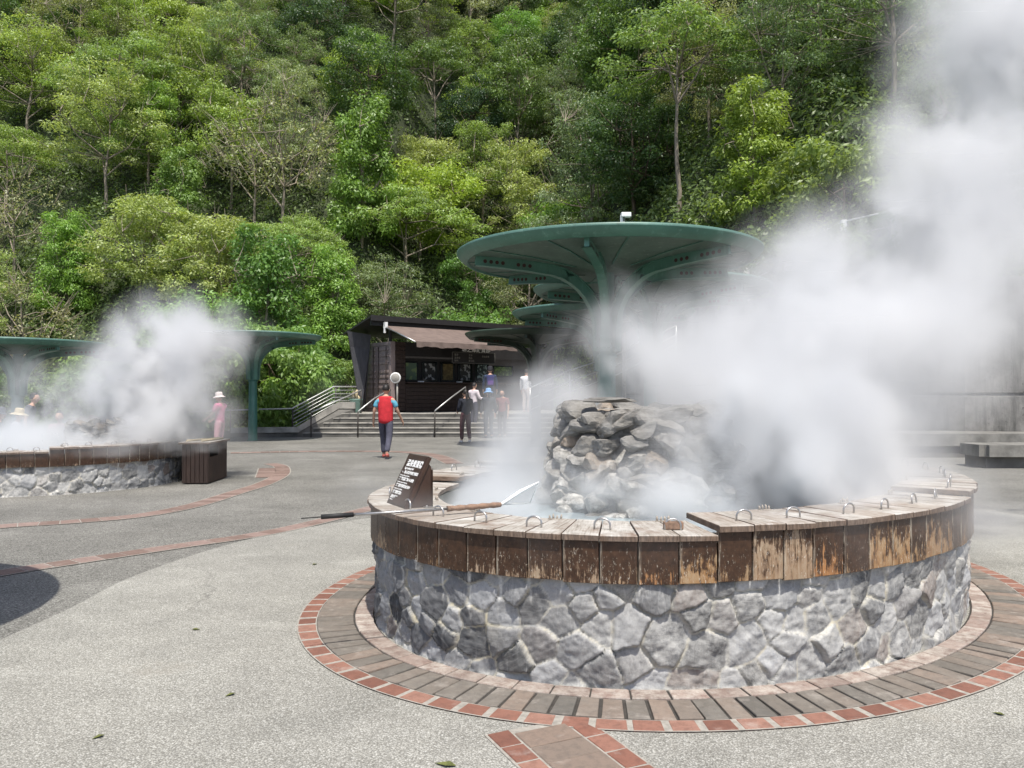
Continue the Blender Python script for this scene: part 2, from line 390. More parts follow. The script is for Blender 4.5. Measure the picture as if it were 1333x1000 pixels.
EC=Vector((1.361,6.606,0)); EA,EB,EPHI=2.665,2.059,.828
def ell(t, off=0, c=EC, a=EA, b=EB, ph=EPHI):
    x=(a)*math.cos(t); y=(b)*math.sin(t)
    nx=math.cos(t)*b; ny=math.sin(t)*a; l=math.hypot(nx,ny); x+=nx/l*off; y+=ny/l*off
    return Vector((c.x+x*math.cos(ph)-y*math.sin(ph), c.y+x*math.sin(ph)+y*math.cos(ph),0))
# pale aggregate apron round the near pool
lp=[gp(u,v) for u,v in [(0,834),(94,791),(155,759),(216,735),(288,712),(360,694),(432,682),(480,675)]]
outl=curve_pts(lp,40)+curve_pts([lp[-1],Vector((-.6,10.6,0)),Vector((1.5,11.6,0)),Vector((4.2,11.4,0)),gp(1292,664),gp(1333,671),Vector((9,6.5,0)),Vector((10,2,0))],70)[1:]+[Vector((9,-4,0)),Vector((-4.5,-4,0)),Vector((-3.9,2.5,0))]
sheet('plaza_apron',outl,.004,M['agg_light'])

def brick_row(mb, path, width, blen, gap, z0, z1, jit=.002, crust=0.0, tint=(0,1), inset=.004):
    """bricks laid across a path: each its own bevelled block, long side across the path"""
    P=resample(path,blen)
    for i in range(len(P)-1):
        a,b=P[i],P[i+1]; d=(b-a); L=d.length; d.normalize(); n=Vector((-d.y,d.x,0))
        ta=(P[min(i+1,len(P)-1)]-P[max(i-1,0)]).normalized(); tb=(P[min(i+2,len(P)-1)]-P[i]).normalized()
        na=Vector((-ta.y,ta.x,0)); nb=Vector((-tb.y,tb.x,0))
        g2=gap/2*(1+random.uniform(-.4,.5))
        w0=width/2-random.uniform(0,.003); w1=width/2-random.uniform(0,.003)
        c=[a-na*w0+d*g2, b-nb*w0-d*g2, b+nb*w1-d*g2, a+na*w1+d*g2]
        ctr=sum(c,Vector())/4
        zt=[z1+random.uniform(-jit,jit) for _ in range(4)]
        V=[p+Vector((0,0,z0)) for p in c]+[p+Vector((0,0,zt[k]-inset)) for k,p in enumerate(c)]
        V+=[p+(ctr-p).normalized()*inset*1.4+Vector((0,0,zt[k])) for k,p in enumerate(c)]
        F=[(0,1,5,4),(1,2,6,5),(2,3,7,6),(3,0,4,7),(4,5,9,8),(5,6,10,9),(6,7,11,10),(7,4,8,11),(8,9,10,11)]
        cr=crust*random.uniform(.4,1.1) if crust else 0
        mb.add(V,F,0,(random.uniform(*tint),min(1,cr),random.random()))
def strip(path, w, z, name, mat):
    V=[];F=[]
    for i,p in enumerate(path):
        t=(path[min(i+1,len(path)-1)]-path[max(0,i-1)]).normalized(); n=Vector((-t.y,t.x,0))
        V+= [p-n*w/2+Vector((0,0,z)), p+n*w/2+Vector((0,0,z))]
        if i: F.append((2*i-2,2*i-1,2*i+1,2*i))
    mb=MB(); mb.add(V,F); o=mb.build(name,mat)
    return tag(o,kind='structure')
def ring_path(off, n=260, t0=0, t1=2*PI, **k): return [ell(t0+(t1-t0)*i/n,off,**k) for i in range(n+1)]

# paved ring round the near pool: narrow brick course, long brown pavers, red border
strip(ring_path(.245),.49,.007,'paved_ring_bed',M['joint'])
mb=MB(); brick_row(mb,ring_path(.075),.125,.20,.010,.0,.017,.0015,.50,(.0,.8)); tag(mb.build('inner_brick_ring',M['brick_pale']),kind='structure')
mb=MB(); brick_row(mb,ring_path(.268),.245,.118,.014,.0,.017,.005,.10); tag(mb.build('paver_ring',M['paver']),kind='structure')
strip(ring_path(.455),.128,.011,'brick_ring_mortar',M['mortar'])
mb=MB(); brick_row(mb,ring_path(.455),.118,.168,.030,.0,.0135,.001,.02); tag(mb.build('red_brick_ring',M['brick']),kind='structure')
# drain path running toward the viewer
p0=(gp(594,928)+gp(790,952))/2; p1=(gp(672,1000)+gp(852,1000))/2; dd=(p1-p0).normalized(); nn=Vector((-dd.y,dd.x,0))
wid=abs((gp(790,952)-gp(600,930)).dot(nn))
wid=.50
q0=p0+dd*.06; q1=p0+dd*2.6
strip([q0,q1],wid+.02,.0075,'drain_path_bed',M['mortar'])
for s_ in (-1,1):
    mb=MB(); o_=nn*s_*(wid/2-.055); brick_row(mb,[q0+o_+dd*(.06 if s_>0 else 0),q1+o_],.108,.155,.014,.0,.012); tag(mb.build('drain_border_bricks',M['brick']),kind='structure')
mb=MB(); brick_row(mb,[q0+dd*.05,q1],wid-.235,.165,.006,.0,.014,.002); tag(mb.build('drain_pavers',M['paver']),kind='structure')
# ramp of bricks curving over the plaza
def band(px, w, name, blen=.2, rows=2):
    P=curve_pts([gp(u,v) for u,v in px],160)
    strip(P,w+.03,.0075,name+'_bed',M['mortar'])
    mb=MB()
    for k in range(rows):
        off=(k-(rows-1)/2)*(w/rows); Q=[]
        for i,p in enumerate(P):
            t=(P[min(i+1,len(P)-1)]-P[max(0,i-1)]).normalized(); Q.append(p+Vector((-t.y,t.x,0))*off)
        brick_row(mb,Q,w/rows-.012,blen,.012,0,.0105,.0008,inset=.002)
    tag(mb.build(name,M['brick_pale']),kind='structure')
band([(-120,770),(0,747),(90,733),(216,714),(360,692),(480,663),(560,640)],.25,'brick_band',.22,1)
band([(-160,702),(0,686),(90,680),(180,672),(250,659),(306,642),(344,630),(366,618),(366,608),(352,604)],.30,'brick_curve',.22,1)
band([(345,622),(348,610)],.35,'brick_stub',.22,1)
band([(300,590),(400,588),(494,588),(535,589.5),(567,593.5),(592,604)],.42,'brick_arc',.25,1)

# ================================================================== POOLS
def stone_ring(name, E, zb, ztop, ds, parent, seed, tdrip, twhite=0.0, white=.46):
    rng=np.random.default_rng(seed)
    T=np.linspace(0,2*PI,4001); P=np.array([E(t)[:2] for t in T]); L=np.r_[0,np.cumsum(np.hypot(*np.diff(P,axis=0).T))]; tot=L[-1]
    ns=int(tot/ds); nz=max(8,int((ztop-zb)/ds))
    S=np.linspace(0,tot,ns,endpoint=False); Z=np.linspace(zb,ztop,nz+1)
    tt=np.interp(S,L,T); base=np.array([E(t)[:2] for t in tt]); out=np.array([E(t,.01)[:2] for t in tt])-base; out/=np.linalg.norm(out,axis=1)[:,None]
    # stones: poisson-like seeds
    cand=np.c_[rng.random(6000)*tot,zb-.04+rng.random(6000)*(ztop-zb+.08)]; sd=[]; rad=[]
    for c in cand:
        r=.080+.120*rng.random()**1.3
        if all(((abs(c[0]-q[0])%tot)**2+(c[1]-q[1])**2)>(.60*(r+rr))**2 for q,rr in zip(sd,rad)): sd.append(c); rad.append(r)
        if len(sd)>tot*(ztop-zb)*45: break
    sd=np.array(sd); rad=np.array(rad); k=len(sd)
    tone=rng.random(k); ang=rng.normal(1.45,.75,k); stretch=1+.7*rng.random(k)
    g=(rng.random((k,3,2))-.5)*.50; lift=.007+.032*rng.random(k)**1.6; orient=rng.random(k)*PI
    SS,ZZ=np.meshgrid(S,Z); A=np.c_[SS.ravel(),ZZ.ravel()]
    # jagged warp
    def vn(f,ax=(1,1)):
        nx=max(2,int(round(tot*f*ax[0]))); gy=int((ztop-zb+.2)*f*ax[1])+3; G=rng.random((gy+1,nx))
        x=A[:,0]/tot*nx; y=(A[:,1]-zb+.05)*f*ax[1]; x0=np.floor(x).astype(int); y0_=np.floor(y).astype(int); fx=x-x0; fy=y-y0_; fx=fx*fx*(3-2*fx); fy=fy*fy*(3-2*fy); x0%=nx; x1=(x0+1)%nx
        return (G[y0_,x0]*(1-fx)+G[y0_,x1]*fx)*(1-fy)+(G[y0_+1,x0]*(1-fx)+G[y0_+1,x1]*fx)*fy-.5
    def wn(f,amp): return np.c_[vn(f)+.5*vn(f*2.3),vn(f)+.5*vn(f*2.3)]*amp
    B=A+wn(5,.020)+wn(22,.010)
    F1=np.full(len(A),99.);F2=np.full(len(A),99.);I1=np.zeros(len(A),int);I2=np.zeros(len(A),int)
    for i in range(k):
        dx=B[:,0]-sd[i,0]; dx=(dx+tot/2)%tot-tot/2; dz=B[:,1]-sd[i,1]
        c_,s_=math.cos(.5),math.sin(.5); x=c_*dx+s_*dz; y=(-s_*dx+c_*dz)*1.22
        d=x*x+y*y-(rad[i]*.62)**2
        m=d<F1; m2=(~m)&(d<F2)
        F2[m]=F1[m]; I2[m]=I1[m]; F1[m]=d[m]; I1[m]=i; F2[m2]=d[m2]; I2[m2]=i
    gx=(sd[I1,0]-sd[I2,0]+tot/2)%tot-tot/2; e=(F2-F1)/(2*np.hypot(gx,sd[I1,1]-sd[I2,1])+.02)
    mw=.001+.007*rng.random(k)[np.minimum(I1,I2)]**2
    edge=np.clip((e-mw)/.0065,0,1); rimw=np.clip(1-(e-mw)/.022,0,1); edge=np.minimum(1,edge*1.15)
    dx=(B[:,0]-sd[I1,0]+tot/2)%tot-tot/2; dz=B[:,1]-sd[I1,1]
    pl=np.min([g[I1,q,0]*dx+g[I1,q,1]*dz+.004*q for q in range(3)],axis=0)
    rough=.007*vn(12)+.007*vn(27)+.005*vn(52)+.003*vn(95)
    strata=np.sin((dx*np.cos(ang[I1])+dz*np.sin(ang[I1]))*150+vn(12)*9+I1)*.0009
    h=edge*np.clip(lift[I1]+pl,.003,.055)+rough*(.4+.8*edge)+strata*edge
    # crust: along the foot and as drips below the board gaps
    foot=np.clip(1-(A[:,1]-zb)/.05,0,1)**1.2; th=np.interp(A[:,0],L,T); foot=np.maximum(foot,white*np.clip(np.cos(th-twhite)*1.6-.25,0,1)*(rng.random(k)[I1]*.7+.5))
    dsn=np.array([np.interp(t,T,L) for t in tdrip]); drip=np.zeros(len(A))
    for q in dsn:
        w=.006+.012*rng.random(); ln=.05+.4*rng.random()**1.5
        d=np.abs((A[:,0]-q+tot/2)%tot-tot/2+.008*np.sin(A[:,1]*25+q*7)); drip=np.maximum(drip,np.clip(1-d/w,0,1)*np.clip(1-(ztop-A[:,1])/ln,0,1)*1.5)
    crust=np.clip(np.maximum(foot,drip),0,1)
    nrm=np.tile(out,(nz+1,1)); bs=np.tile(base,(nz+1,1))
    V=np.c_[bs+nrm*(h-.022)[:,None],A[:,1]]
    idx=np.arange((nz+1)*ns).reshape(nz+1,ns); r=np.roll(idx,-1,1)
    Fc=np.c_[idx[:-1].ravel(),r[:-1].ravel(),r[1:].ravel(),idx[1:].ravel()]
    ca,sa=np.cos(ang[I1]),np.sin(ang[I1])
    st=np.c_[tone[I1],1-edge,np.clip(crust+1.0*np.clip(rimw*5-3.6,0,1)*edge*(.25+.75*rng.random(k)[I1])*np.clip(.8+2.2*vn(9),0,1),0,1)]; sr=np.c_[ca*dx+sa*dz+tone[I1]*30,-sa*dx+ca*dz+tone[I1]*71,tone[I1]]
    me=npmesh(name,V,Fc,M['stone'],{'st':st,'strat':sr,'sz':np.c_[A,np.zeros(len(A))]})
    return link(name,me,parent)

def make_board(name, quad, z0, z1, thick, mat, parent, rnd, wear, bev=.003):
    """upright board: quad = (outer a, outer b, inward normal)"""
    a,b,n=quad; V=[];U=[]
    L=(b-a).length; d=(b-a).normalized()
    prof=[(bev,0),(0,bev),(0,None),(bev,1)]
    def P(s,z,dep): return a+d*s-n*(-dep)+Vector((0,0,z))
    rings=[]
    xs=[0,bev,L-bev,L]; zs=[z0,z0+bev,z1-bev,z1]
    nzs=4
    for j,z in enumerate(zs):
        for i,x in enumerate(xs):
            e=(i in(0,3)) or (j in(0,3)); V.append(P(x,z,bev if e else 0)); U.append((x,(z-z0)/(z1-z0),0))
    F=[(j*4+i,j*4+i+1,(j+1)*4+i+1,(j+1)*4+i) for j in range(3) for i in range(3)]
    o=len(V)
    for (x,z) in ((0,z0),(L,z0),(L,z1),(0,z1)): V.append(P(x,z,thick)); U.append((x,(z-z0)/(z1-z0),0))
    F2=[(0,o,o+1,3),(3,o+1,o+2,15),(15,o+2,o+3,12),(12,o+3,o,0)]
    F+= [(0,o,o+1,3) if False else (3,o+1,o,0),(15,o+2,o+1,3),(12,o+3,o+2,15),(0,o,o+3,12),(o,o+1,o+2,o+3)]
    me=bpy.data.meshes.new(name); me.from_pydata([tuple(v) for v in V],[],F)
    bm=bmesh.new(); bm.from_mesh(me); bmesh.ops.recalc_face_normals(bm,faces=bm.faces[:]); bm.to_mesh(me); bm.free()
    at_=me.attributes.new('buv','FLOAT_VECTOR','POINT'); at_.data.foreach_set('vector',np.array(U,np.float32).ravel())
    ca=me.color_attributes.new('col','FLOAT_COLOR','POINT'); ca.data.foreach_set('color',np.tile(np.array([rnd,wear,random.random(),1],np.float32),len(V)))
    me.materials.append(mat)
    return link(name,me,parent)

def handle_mb(w=.085,h=.062,r=.0055):
    mb=MB(); pts=[(-w/2,0,-.005),(-w/2,0,h*.45)]+[(-w/2*math.cos(a),0,h*.45+h*.55*math.sin(a)) for a in [PI*k/10 for k in range(1,10)]]+[(w/2,0,h*.45),(w/2,0,-.005)]
    mb.tube(pts,r,8); return mb
def peg_mb():
    mb=MB()
    for k in range(4):
        x=(k-1.5)*.032; h=.045+random.uniform(-.008,.012); mb.tube([(x,0,-.004),(x+random.uniform(-.004,.004),0,h*.7),(x+random.uniform(-.006,.006),.004,h)],[.010,.009,.004],6)
    mb.box((-.065,-.012,-.002),(.065,.012,.010),0,.003); return mb
peg_mesh=None

def t_of(p, c=EC, ph=EPHI, a=EA, b=EB):
    x=(p.x-c.x)*math.cos(ph)+(p.y-c.y)*math.sin(ph); y=-(p.x-c.x)*math.sin(ph)+(p.y-c.y)*math.cos(ph)
    return math.atan2(y/b,x/a)%(2*PI)
def pool(E, zs, zrim, levels, nlids, nb, name, plabel, lid_label, lid_group, lidlen, front, ds, seed, water_z, wear):
    """E(t,off); levels(t)->lid base height; two skirt boards per lid"""
    root=empty(name,E(0)*0+ (EC if front else LC)); tag(root,plabel,'hot spring pool')
    inv=root.matrix_basis.inverted_safe() if False else Matrix.Translation(-root.location)
    T=np.linspace(0,2*PI,4001); P=np.array([E(t)[:2] for t in T]); L=np.r_[0,np.cumsum(np.hypot(*np.diff(P,axis=0).T))]
    rng=np.random.default_rng(seed)
    wts=1+.16*(rng.random(nb)-.5); cs=np.r_[0,np.cumsum(wts)]/wts.sum()*L[-1]; tb=np.interp(cs,L,T)
    w=stone_ring('stone_wall',E,0,zs,ds,root,seed,tb[:-1],t_of(gp(1215,840)) if front else 4.8,.50 if front else .60); w.parent=root; w.matrix_parent_inverse=inv
    # inner wall of the basin
    mb=MB(); n=160; V=[];F=[]
    for i in range(n):
        t=2*PI*i/n; V+=[E(t,-.03)+Vector((0,0,0)),E(t,-.03)+Vector((0,0,zrim-.035)),E(t,-.40)+Vector((0,0,zrim-.035)),E(t,-.40)+Vector((0,0,.1))]
    for i in range(n):
        for k in range(3): a=i*4+k; b=((i+1)%n)*4+k; F.append((a,b,b+1,a+1))
    mb.add(V,F); o=mb.build('basin',M['concrete'],root); o.matrix_parent_inverse=inv
    V=[E(2*PI*i/n,-.395)+Vector((0,0,water_z)) for i in range(n)]
    mb=MB(); mb.add(V,[tuple(range(n))]); tag(mb.build('water' if front else 'water',M['water']),kind='structure')
    for i in range(nb):
        t0,t1=tb[i],tb[i+1]; tm=(t0+t1)/2; a=E(t0,.030); b=E(t1,.030); d=(b-a).normalized(); n_=(E(tm,0)-E(tm,.1)).normalized()
        g=.004
        lv=levels((tb[i-i%2]+tb[min(nb,i-i%2+2)])/2)
        o=make_board('skirt_board',(a+d*g,b-d*g,n_),zs-.012+random.uniform(-.006,.006),zrim+lv-.002,.024,M['wpaint'],root,rng.random(),wear(tm,rng))
        o.matrix_parent_inverse=inv
    lids=[]
    for i in range(nlids):
        t0,t1=tb[2*i],tb[2*i+2]; tm=tb[2*i+1]; zl=zrim+levels((t0+t1)/2)
        ctr=E(tm,-lidlen/2+.04); root2=empty('pool_lid',(ctr.x,ctr.y,zl)); 
        mb=MB(); R=random.random
        for (ta,tc) in ((t0,tm),(tm,t1)):
            oa,ob=E(ta,.052),E(tc,.052); ia,ib=E(ta,.052-lidlen),E(tc,.052-lidlen)
            d=(ob-oa).normalized(); gp_=.003; th=.032+random.uniform(-.002,.002); rr=random.random(); e=random.uniform(-.008,.006)
            nrm=(oa-ia).normalized()
            q=[oa+d*gp_+nrm*e,ob-d*gp_+nrm*e,ib-d*gp_,ia+d*gp_]; q=[p-Vector((ctr.x,ctr.y,0)) for p in q]; c=sum(q,Vector())/4; bv=.004
            dz=[random.uniform(-.003,.003) for _ in range(4)]
            V=[p for p in q]+[p+Vector((0,0,th-bv+dz[k])) for k,p in enumerate(q)]+[p+(c-p).normalized()*bv*1.5+Vector((0,0,th+dz[k])) for k,p in enumerate(q)]
            mb.add(V,[(3,2,1,0),(0,1,5,4),(1,2,6,5),(2,3,7,6),(3,0,4,7),(4,5,9,8),(5,6,10,9),(6,7,11,10),(7,4,8,11),(8,9,10,11)],0,(rr,random.random(),random.random()))
        # rotate planks so that grain runs along the board
        o=mb.build('plank_top',M['wtop']); 
        rn=(E(tm,0)-E(tm,-.2)); az=math.atan2(rn.y,rn.x)
        Rm=Matrix.Rotation(-az,4,'Z'); o.data.transform(Rm); root2.rotation_euler=(0,0,az); o.parent=root2
        h=link('loop_handle',HANDLE,root2,(lidlen/2-.155+random.uniform(-.02,.02),random.uniform(-.02,.02),.030)); h.rotation_euler=(random.uniform(-.12,.12),0,PI/2+random.uniform(-.15,.15))
        if i%2==0: pgo=link('peg_rack',PEGS[i%3],root2,(-lidlen/2+.05,.02,.032)); pgo.rotation_euler=(0,0,PI/2); pgo.scale=(.7,.7,.62)
        lids.append((root2,tm,zl))
    return root,lids,tb
HANDLE=handle_mb().build('loop_handle',M['steel']).data; bpy.data.objects.remove(bpy.data.objects['loop_handle'])
PEGS=[]
for _ in range(3):
    o=peg_mb().build('peg_rack',M['woodpale']); PEGS.append(o.data); bpy.data.objects.remove(o)

ZRIM=.792
tA=t_of(gp(898,760,.58)); tB=t_of(gp(1256,655,.82)); tC=t_of(Vector((-.3,7.6,0))); tD=t_of(Vector((-.95,6.6,0)))
def inarc(t,a,b): return ((t-a)%(2*PI))<((b-a)%(2*PI))
def lev_near(t):
    t%=2*PI
    if inarc(t,tA,tB): return .045
    if inarc(t,tB,tC): return .085
    if inarc(t,tC,tD): return .045
    return 0.0
def wear_near(t,rng):
    return float(np.clip(.10+.55*rng.random()+ (.45*rng.random() if inarc(t%(2*PI),tA,tB) else 0),0,1))
def Enear(t,off=0): return ell(t,off)
POOL,LIDS,TB=pool(Enear,.58,ZRIM,lev_near,38,76,'hot_spring_pool','large stone pool nearest to the viewer, rimmed with worn brown boards, steam rising','','',.50,True,.0095,11,.66,wear_near)
# labels of the lids, counted from the step in the rim at the small wooden block
step=min(range(38),key=lambda i:abs(((LIDS[i][1]-tA+PI)%(2*PI))-PI))
if inarc(LIDS[step][1]%(2*PI),tA,tB) is False: step+=1
ordn=['first','second','third','fourth','fifth','sixth','seventh','eighth','ninth','tenth']
for k in range(38):
    i=(step+k)%38; o,t,z=LIDS[i]; t%=2*PI; o['category']='lid'; o['group']='plank lids around the near pool'
    p=E_=Enear(t)
    if k<9: o['label']='raised plank lid with loop handle, %s to the right of the wooden block'%ordn[k]
    elif inarc(t,tB,tC): o['label']='plank lid of the highest far rim of the near pool, behind the steam'
    elif inarc(t,tC,tD): o['label']='raised white plank lid on the far left rim, behind the sign stand'
    else:
        kk=38-k
        o['label']='low plank lid with loop handle, %s to the left of the wooden block'%ordn[kk-1] if kk<=9 else 'low bleached plank lid on the left rim beside or beyond the sign'

# second pool, further off to the left
LC=Vector((-8.3,14.35,0)); LR=2.25
def Efar(t,off=0): return LC+Vector(((LR+off)*math.cos(t),(LR+off)*math.sin(t),0))
tS=math.atan2(gp(62,585,.72).y-LC.y,gp(62,585,.72).x-LC.x)%(2*PI)
def lev_far(t): return .055 if inarc(t%(2*PI),tS,tS+PI*.9) else 0.0
POOL2,LIDS2,TB2=pool(Efar,.46,.655,lev_far,36,72,'hot_spring_pool','smaller stone pool far left with dark board rim and a slatted bin at its end','','',.45,False,.016,23,.5,lambda t,r: float(.02+.38*r.random()**2))
for o,t,z in LIDS2:
    o['category']='lid'; o['group']='plank lids around the far left pool'
    o['label']='raised plank lid on the rim of the far left pool' if lev_far(t)>0 else 'low plank lid on the rim of the far left pool'
# ================================================================== ROCK MOUNDS
def rock_mound(loc, R0, R1, z0, z1, label, seed, slab=True):
    rnd=random.Random(seed); root=empty('rock_mound',loc); tag(root,label,'rock pile')
    allV=[];allF=[];allC=[];nb=0
    def boulder(c,r,sub,rz,tilt,crust):
        nonlocal nb
        bm=bmesh.new(); bmesh.ops.create_icosphere(bm,subdivisions=sub,radius=1)
        ph=[rnd.uniform(0,6.3) for _ in range(12)]; cuts=[(Vector((rnd.gauss(0,1),rnd.gauss(0,1),rnd.gauss(0,.8))).normalized(),rnd.uniform(.55,.85)) for _ in range(7)]
        Mx=Matrix.Translation(c)@Matrix.Rotation(rz,4,'Z')@Matrix.Rotation(tilt,4,'Y')
        col=(rnd.random(),rnd.random(),crust)
        for w in bm.verts:
            p=w.co.copy(); p=Vector([math.copysign(abs(q)**.8,q) for q in p])
            for n_,d in cuts:
                e=p.dot(n_)-d
                if e>0: p-=n_*e*.92
            k=1+.06*math.sin(p.x*4+ph[0]+p.z*3)+.05*math.sin(p.y*6+ph[1]+p.x*2)+.05*math.sin(p.z*11+p.x*4+ph[2])*math.sin(p.y*5+ph[4])+.03*math.sin(p.z*23+p.y*9+ph[3])*math.sin(p.x*9+ph[5])
            p=Vector((p.x*r[0],p.y*r[1],p.z*r[2]))*k
            w.co=Mx@p
        bm.verts.index_update(); allV.extend([w.co[:] for w in bm.verts]); allF.extend([tuple(x.index+nb for x in f.verts) for f in bm.faces]); allC.extend([col]*len(bm.verts)); nb+=len(bm.verts); bm.free()
    rows=8
    for k in range(rows):
        f=k/(rows-1); z=z0+(z1-z0)*f*.93; R=R0+(R1-R0)*f; n=int(2*PI*R/.235)
        for j in range(n):
            a=2*PI*(j+.5*(k%2)+rnd.uniform(-.25,.25))/n
            w=rnd.uniform(.10,.19); hh=rnd.uniform(.06,.10)*(z1-z0)/.85
            boulder(Vector((math.cos(a)*(R-.07+rnd.uniform(-.035,.03)),math.sin(a)*(R-.07+rnd.uniform(-.035,.03)),z+rnd.uniform(-.04,.03))),(w,.15,hh),3,a+PI/2+rnd.uniform(-.25,.25),rnd.uniform(-.6,.6),max(0,1-f*1.2)*rnd.random()+.15)
    for j in range(26):
        a=rnd.uniform(0,2*PI); q=R1*math.sqrt(rnd.random())*.8; boulder(Vector((math.cos(a)*q,math.sin(a)*q,z1-.05-.10*(q/R1)**2+rnd.uniform(-.03,.02))),(rnd.uniform(.12,.24),.15,.06),3,rnd.uniform(0,3),rnd.uniform(-.12,.12),.1)
    mb=MB(); mb.v=allV; mb.f=allF; mb.m=[0]*len(allF); mb.c=allC; mb.smooth=[False]*len(allF)
    mb.lathe([(R0-.13,z0-.2),(R1-.13,z1-.05),(.01,z1-.02)],32,0,None,(.3,.4,.7))
    o=mb.build('stacked_stones',M['rock'],root)
    if slab:
        nb=0; allV=[];allF=[];allC=[]
        boulder(Vector((-.30,-.35,z1+.055)),(.24,.16,.022),3,.2,0,0); mb=MB(); mb.v=allV; mb.f=allF; mb.m=[0]*len(allF); mb.c=allC; mb.smooth=[False]*len(allF); mb.build('top_slab',M['rock'],root)
    return root
rock_mound((1.10,6.72,0),.88,.66,.62,1.46,'stacked grey rocks rising from the middle of the near steaming pool',5)
rock_mound((-7.35,14.7,0),.75,.7,.5,1.12,'stacked grey rocks in the far left pool, half lost in steam',8,False)

# ================================================================== MUSHROOM CANOPIES
def canopy(loc, R, H, rot, label, mats=('green','greenpan','post','greenlt'), holes=True, na=6, rim=.16):
    root=empty('mushroom_canopy',loc,rot); tag(root,label,'canopy','green mushroom canopies')
    g,pn,ps,ed=[M[k] for k in mats]
    mb=MB(); mb.lathe([(R-.02,H+.012),(R,H),(R-.004,H-.03)],96,1); mb.lathe([(R-.004,H-.03),(R*.985,H-.07),(R*.94,H-rim),(R*.925,H-rim),(R*.915,H-rim+.05)],96,0); mb.lathe([(R-.02,H+.012),(R*.5,H-.02),(.05,H-.06)],96,0)
    mb.build('rim_ring',[g,ed],root)
    mb=MB(); mb.lathe([(R*.92,H-rim+.03),(R*.6,H-rim+.0),(R*.25,H-rim-.09),(.12,H-rim-.16)],96,0); 
    
    for q in range(na*2):
        a=2*PI*(q+.5)/(na*2); Mx=Matrix.Rotation(a,4,'Z'); pr=[(R*.915,H-rim+.026),(R*.6,H-rim-.006),(R*.25,H-rim-.098)]; V=[]
        for r_,z_ in pr:
            for dt,dz in ((-.012,0),(.012,0),(.012,-.012),(-.012,-.012)): V.append(Mx@Vector((r_,dt,z_+dz)))
        mb.add(V,[(4*i+j,4*i+(j+1)%4,4*i+4+(j+1)%4,4*i+4+j) for i in range(2) for j in range(4)],1)
    mb.build('underside_panel',[pn,g],root)
    for k in range(na):
        a=2*PI*k/na; mb=MB()
        P=[(R*.90,H-rim-.03),(R*.72,H-rim-.055),(R*.55,H-rim-.09)]
        # quarter bend down to the post
        r0,z0=R*.46,H-rim-.13
        for q in range(9):
            t=q/8*PI/2*.96; P.append((.15+(r0-.15)*(1-math.sin(t)), z0-(1.0*R/2.55)*(1-math.cos(t))))
        P.append((.14,z0-1.35*R/2.55))
        V=[];F=[]; th=.035
        for i,(r,z) in enumerate(P):
            i0,i1=max(0,i-1),min(len(P)-1,i+1); tr,tz=P[i1][0]-P[i0][0],P[i1][1]-P[i0][1]; l=math.hypot(tr,tz); nr,nz=-tz/l,tr/l
            if nz<0 and i<6: nr,nz=-nr,-nz
            dep=(.085 if i<3 else .075)*R/2.55
            for (dr,dt) in ((1,-1),(1,1),(-1,1),(-1,-1)): V.append((r+nr*dep*dr,th*dt,z+nz*dep*dr))
        for i in range(len(P)-1):
            for j in range(4): F.append((i*4+j,i*4+(j+1)%4,(i+1)*4+(j+1)%4,(i+1)*4+j))
        F+=[(3,2,1,0),tuple(len(V)-4+j for j in range(4))]
        Mx=Matrix.Rotation(a,4,'Z'); mb.add([Mx@Vector(v) for v in V],F)
        # flanges of the beam
        for sgn in (1,-1):
            V=[];F=[]
            for i,(r,z) in enumerate(P):
                i0,i1=max(0,i-1),min(len(P)-1,i+1); tr,tz=P[i1][0]-P[i0][0],P[i1][1]-P[i0][1]; l=math.hypot(tr,tz); nr,nz=-tz/l,tr/l
                dep=(.085 if i<3 else .075)*R/2.55*sgn
                for (e,dt) in ((0,-1),(0,1),(.014*sgn,1),(.014*sgn,-1)): V.append((r+nr*(dep+e),.07*dt,z+nz*(dep+e)))
            for i in range(len(P)-1):
                for j in range(4): F.append((i*4+j,i*4+(j+1)%4,(i+1)*4+(j+1)%4,(i+1)*4+j))
            mb.add([Mx@Vector(v) for v in V],F)
        if holes:
            for r_ in [R*.84-q*.1 for q in range(4)]+[R*.62-q*.1 for q in range(3)]:
                z_=H-rim-.045-(R*.9-r_)*.03/.5*1.0
                for s_ in (-1,1):
                    c=Vector((r_,s_*(th+.003),z_)); pts=[c+Vector((math.cos(2*PI*q/10)*.032,0,math.sin(2*PI*q/10)*.032)) for q in range(10)]
                    if s_>0: pts.reverse()
                    mb.add([Mx@p for p in pts],[tuple(range(10))],1)
        mb.build('arm',[g,M['hole']],root)
    mb=MB(); s=R/2.55; mb.lathe([(.20,0),(.20,.02),(.155,.03),(.14*1.0,H-1.6*s),(.12,H-rim-.12)],28); mb.lathe([(.165,H-1.75*s),(.165,H-1.70*s),(.142,H-1.69*s)],28)
    mb.build('post',ps,root)
    return root
canopy((1.62,13.6,0),2.56,3.95,.28,'largest green mushroom canopy, right above the rock mound and steam')
canopy((3.1,17.9,0),2.62,3.95,.2,'green mushroom canopy just behind the largest one, right part veiled by steam')
canopy((2.45,21.6,0),2.45,3.80,.7,'teal mushroom canopy between the kiosk and the two nearer canopies')
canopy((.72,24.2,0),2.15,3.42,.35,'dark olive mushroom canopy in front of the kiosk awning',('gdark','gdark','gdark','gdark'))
canopy((-8.95,27.6,0),2.32,3.62,.15,'green mushroom canopy on a tall post left of the steps')
canopy((-13.3,21.5,0),2.15,2.98,.5,'green mushroom canopy cut off by the left picture edge')
canopy((-11.4,25.5,0),2.1,2.95,.9,'dim mushroom canopy behind the steam of the far left pool',('gdark','gdark','gdark','gdark'))
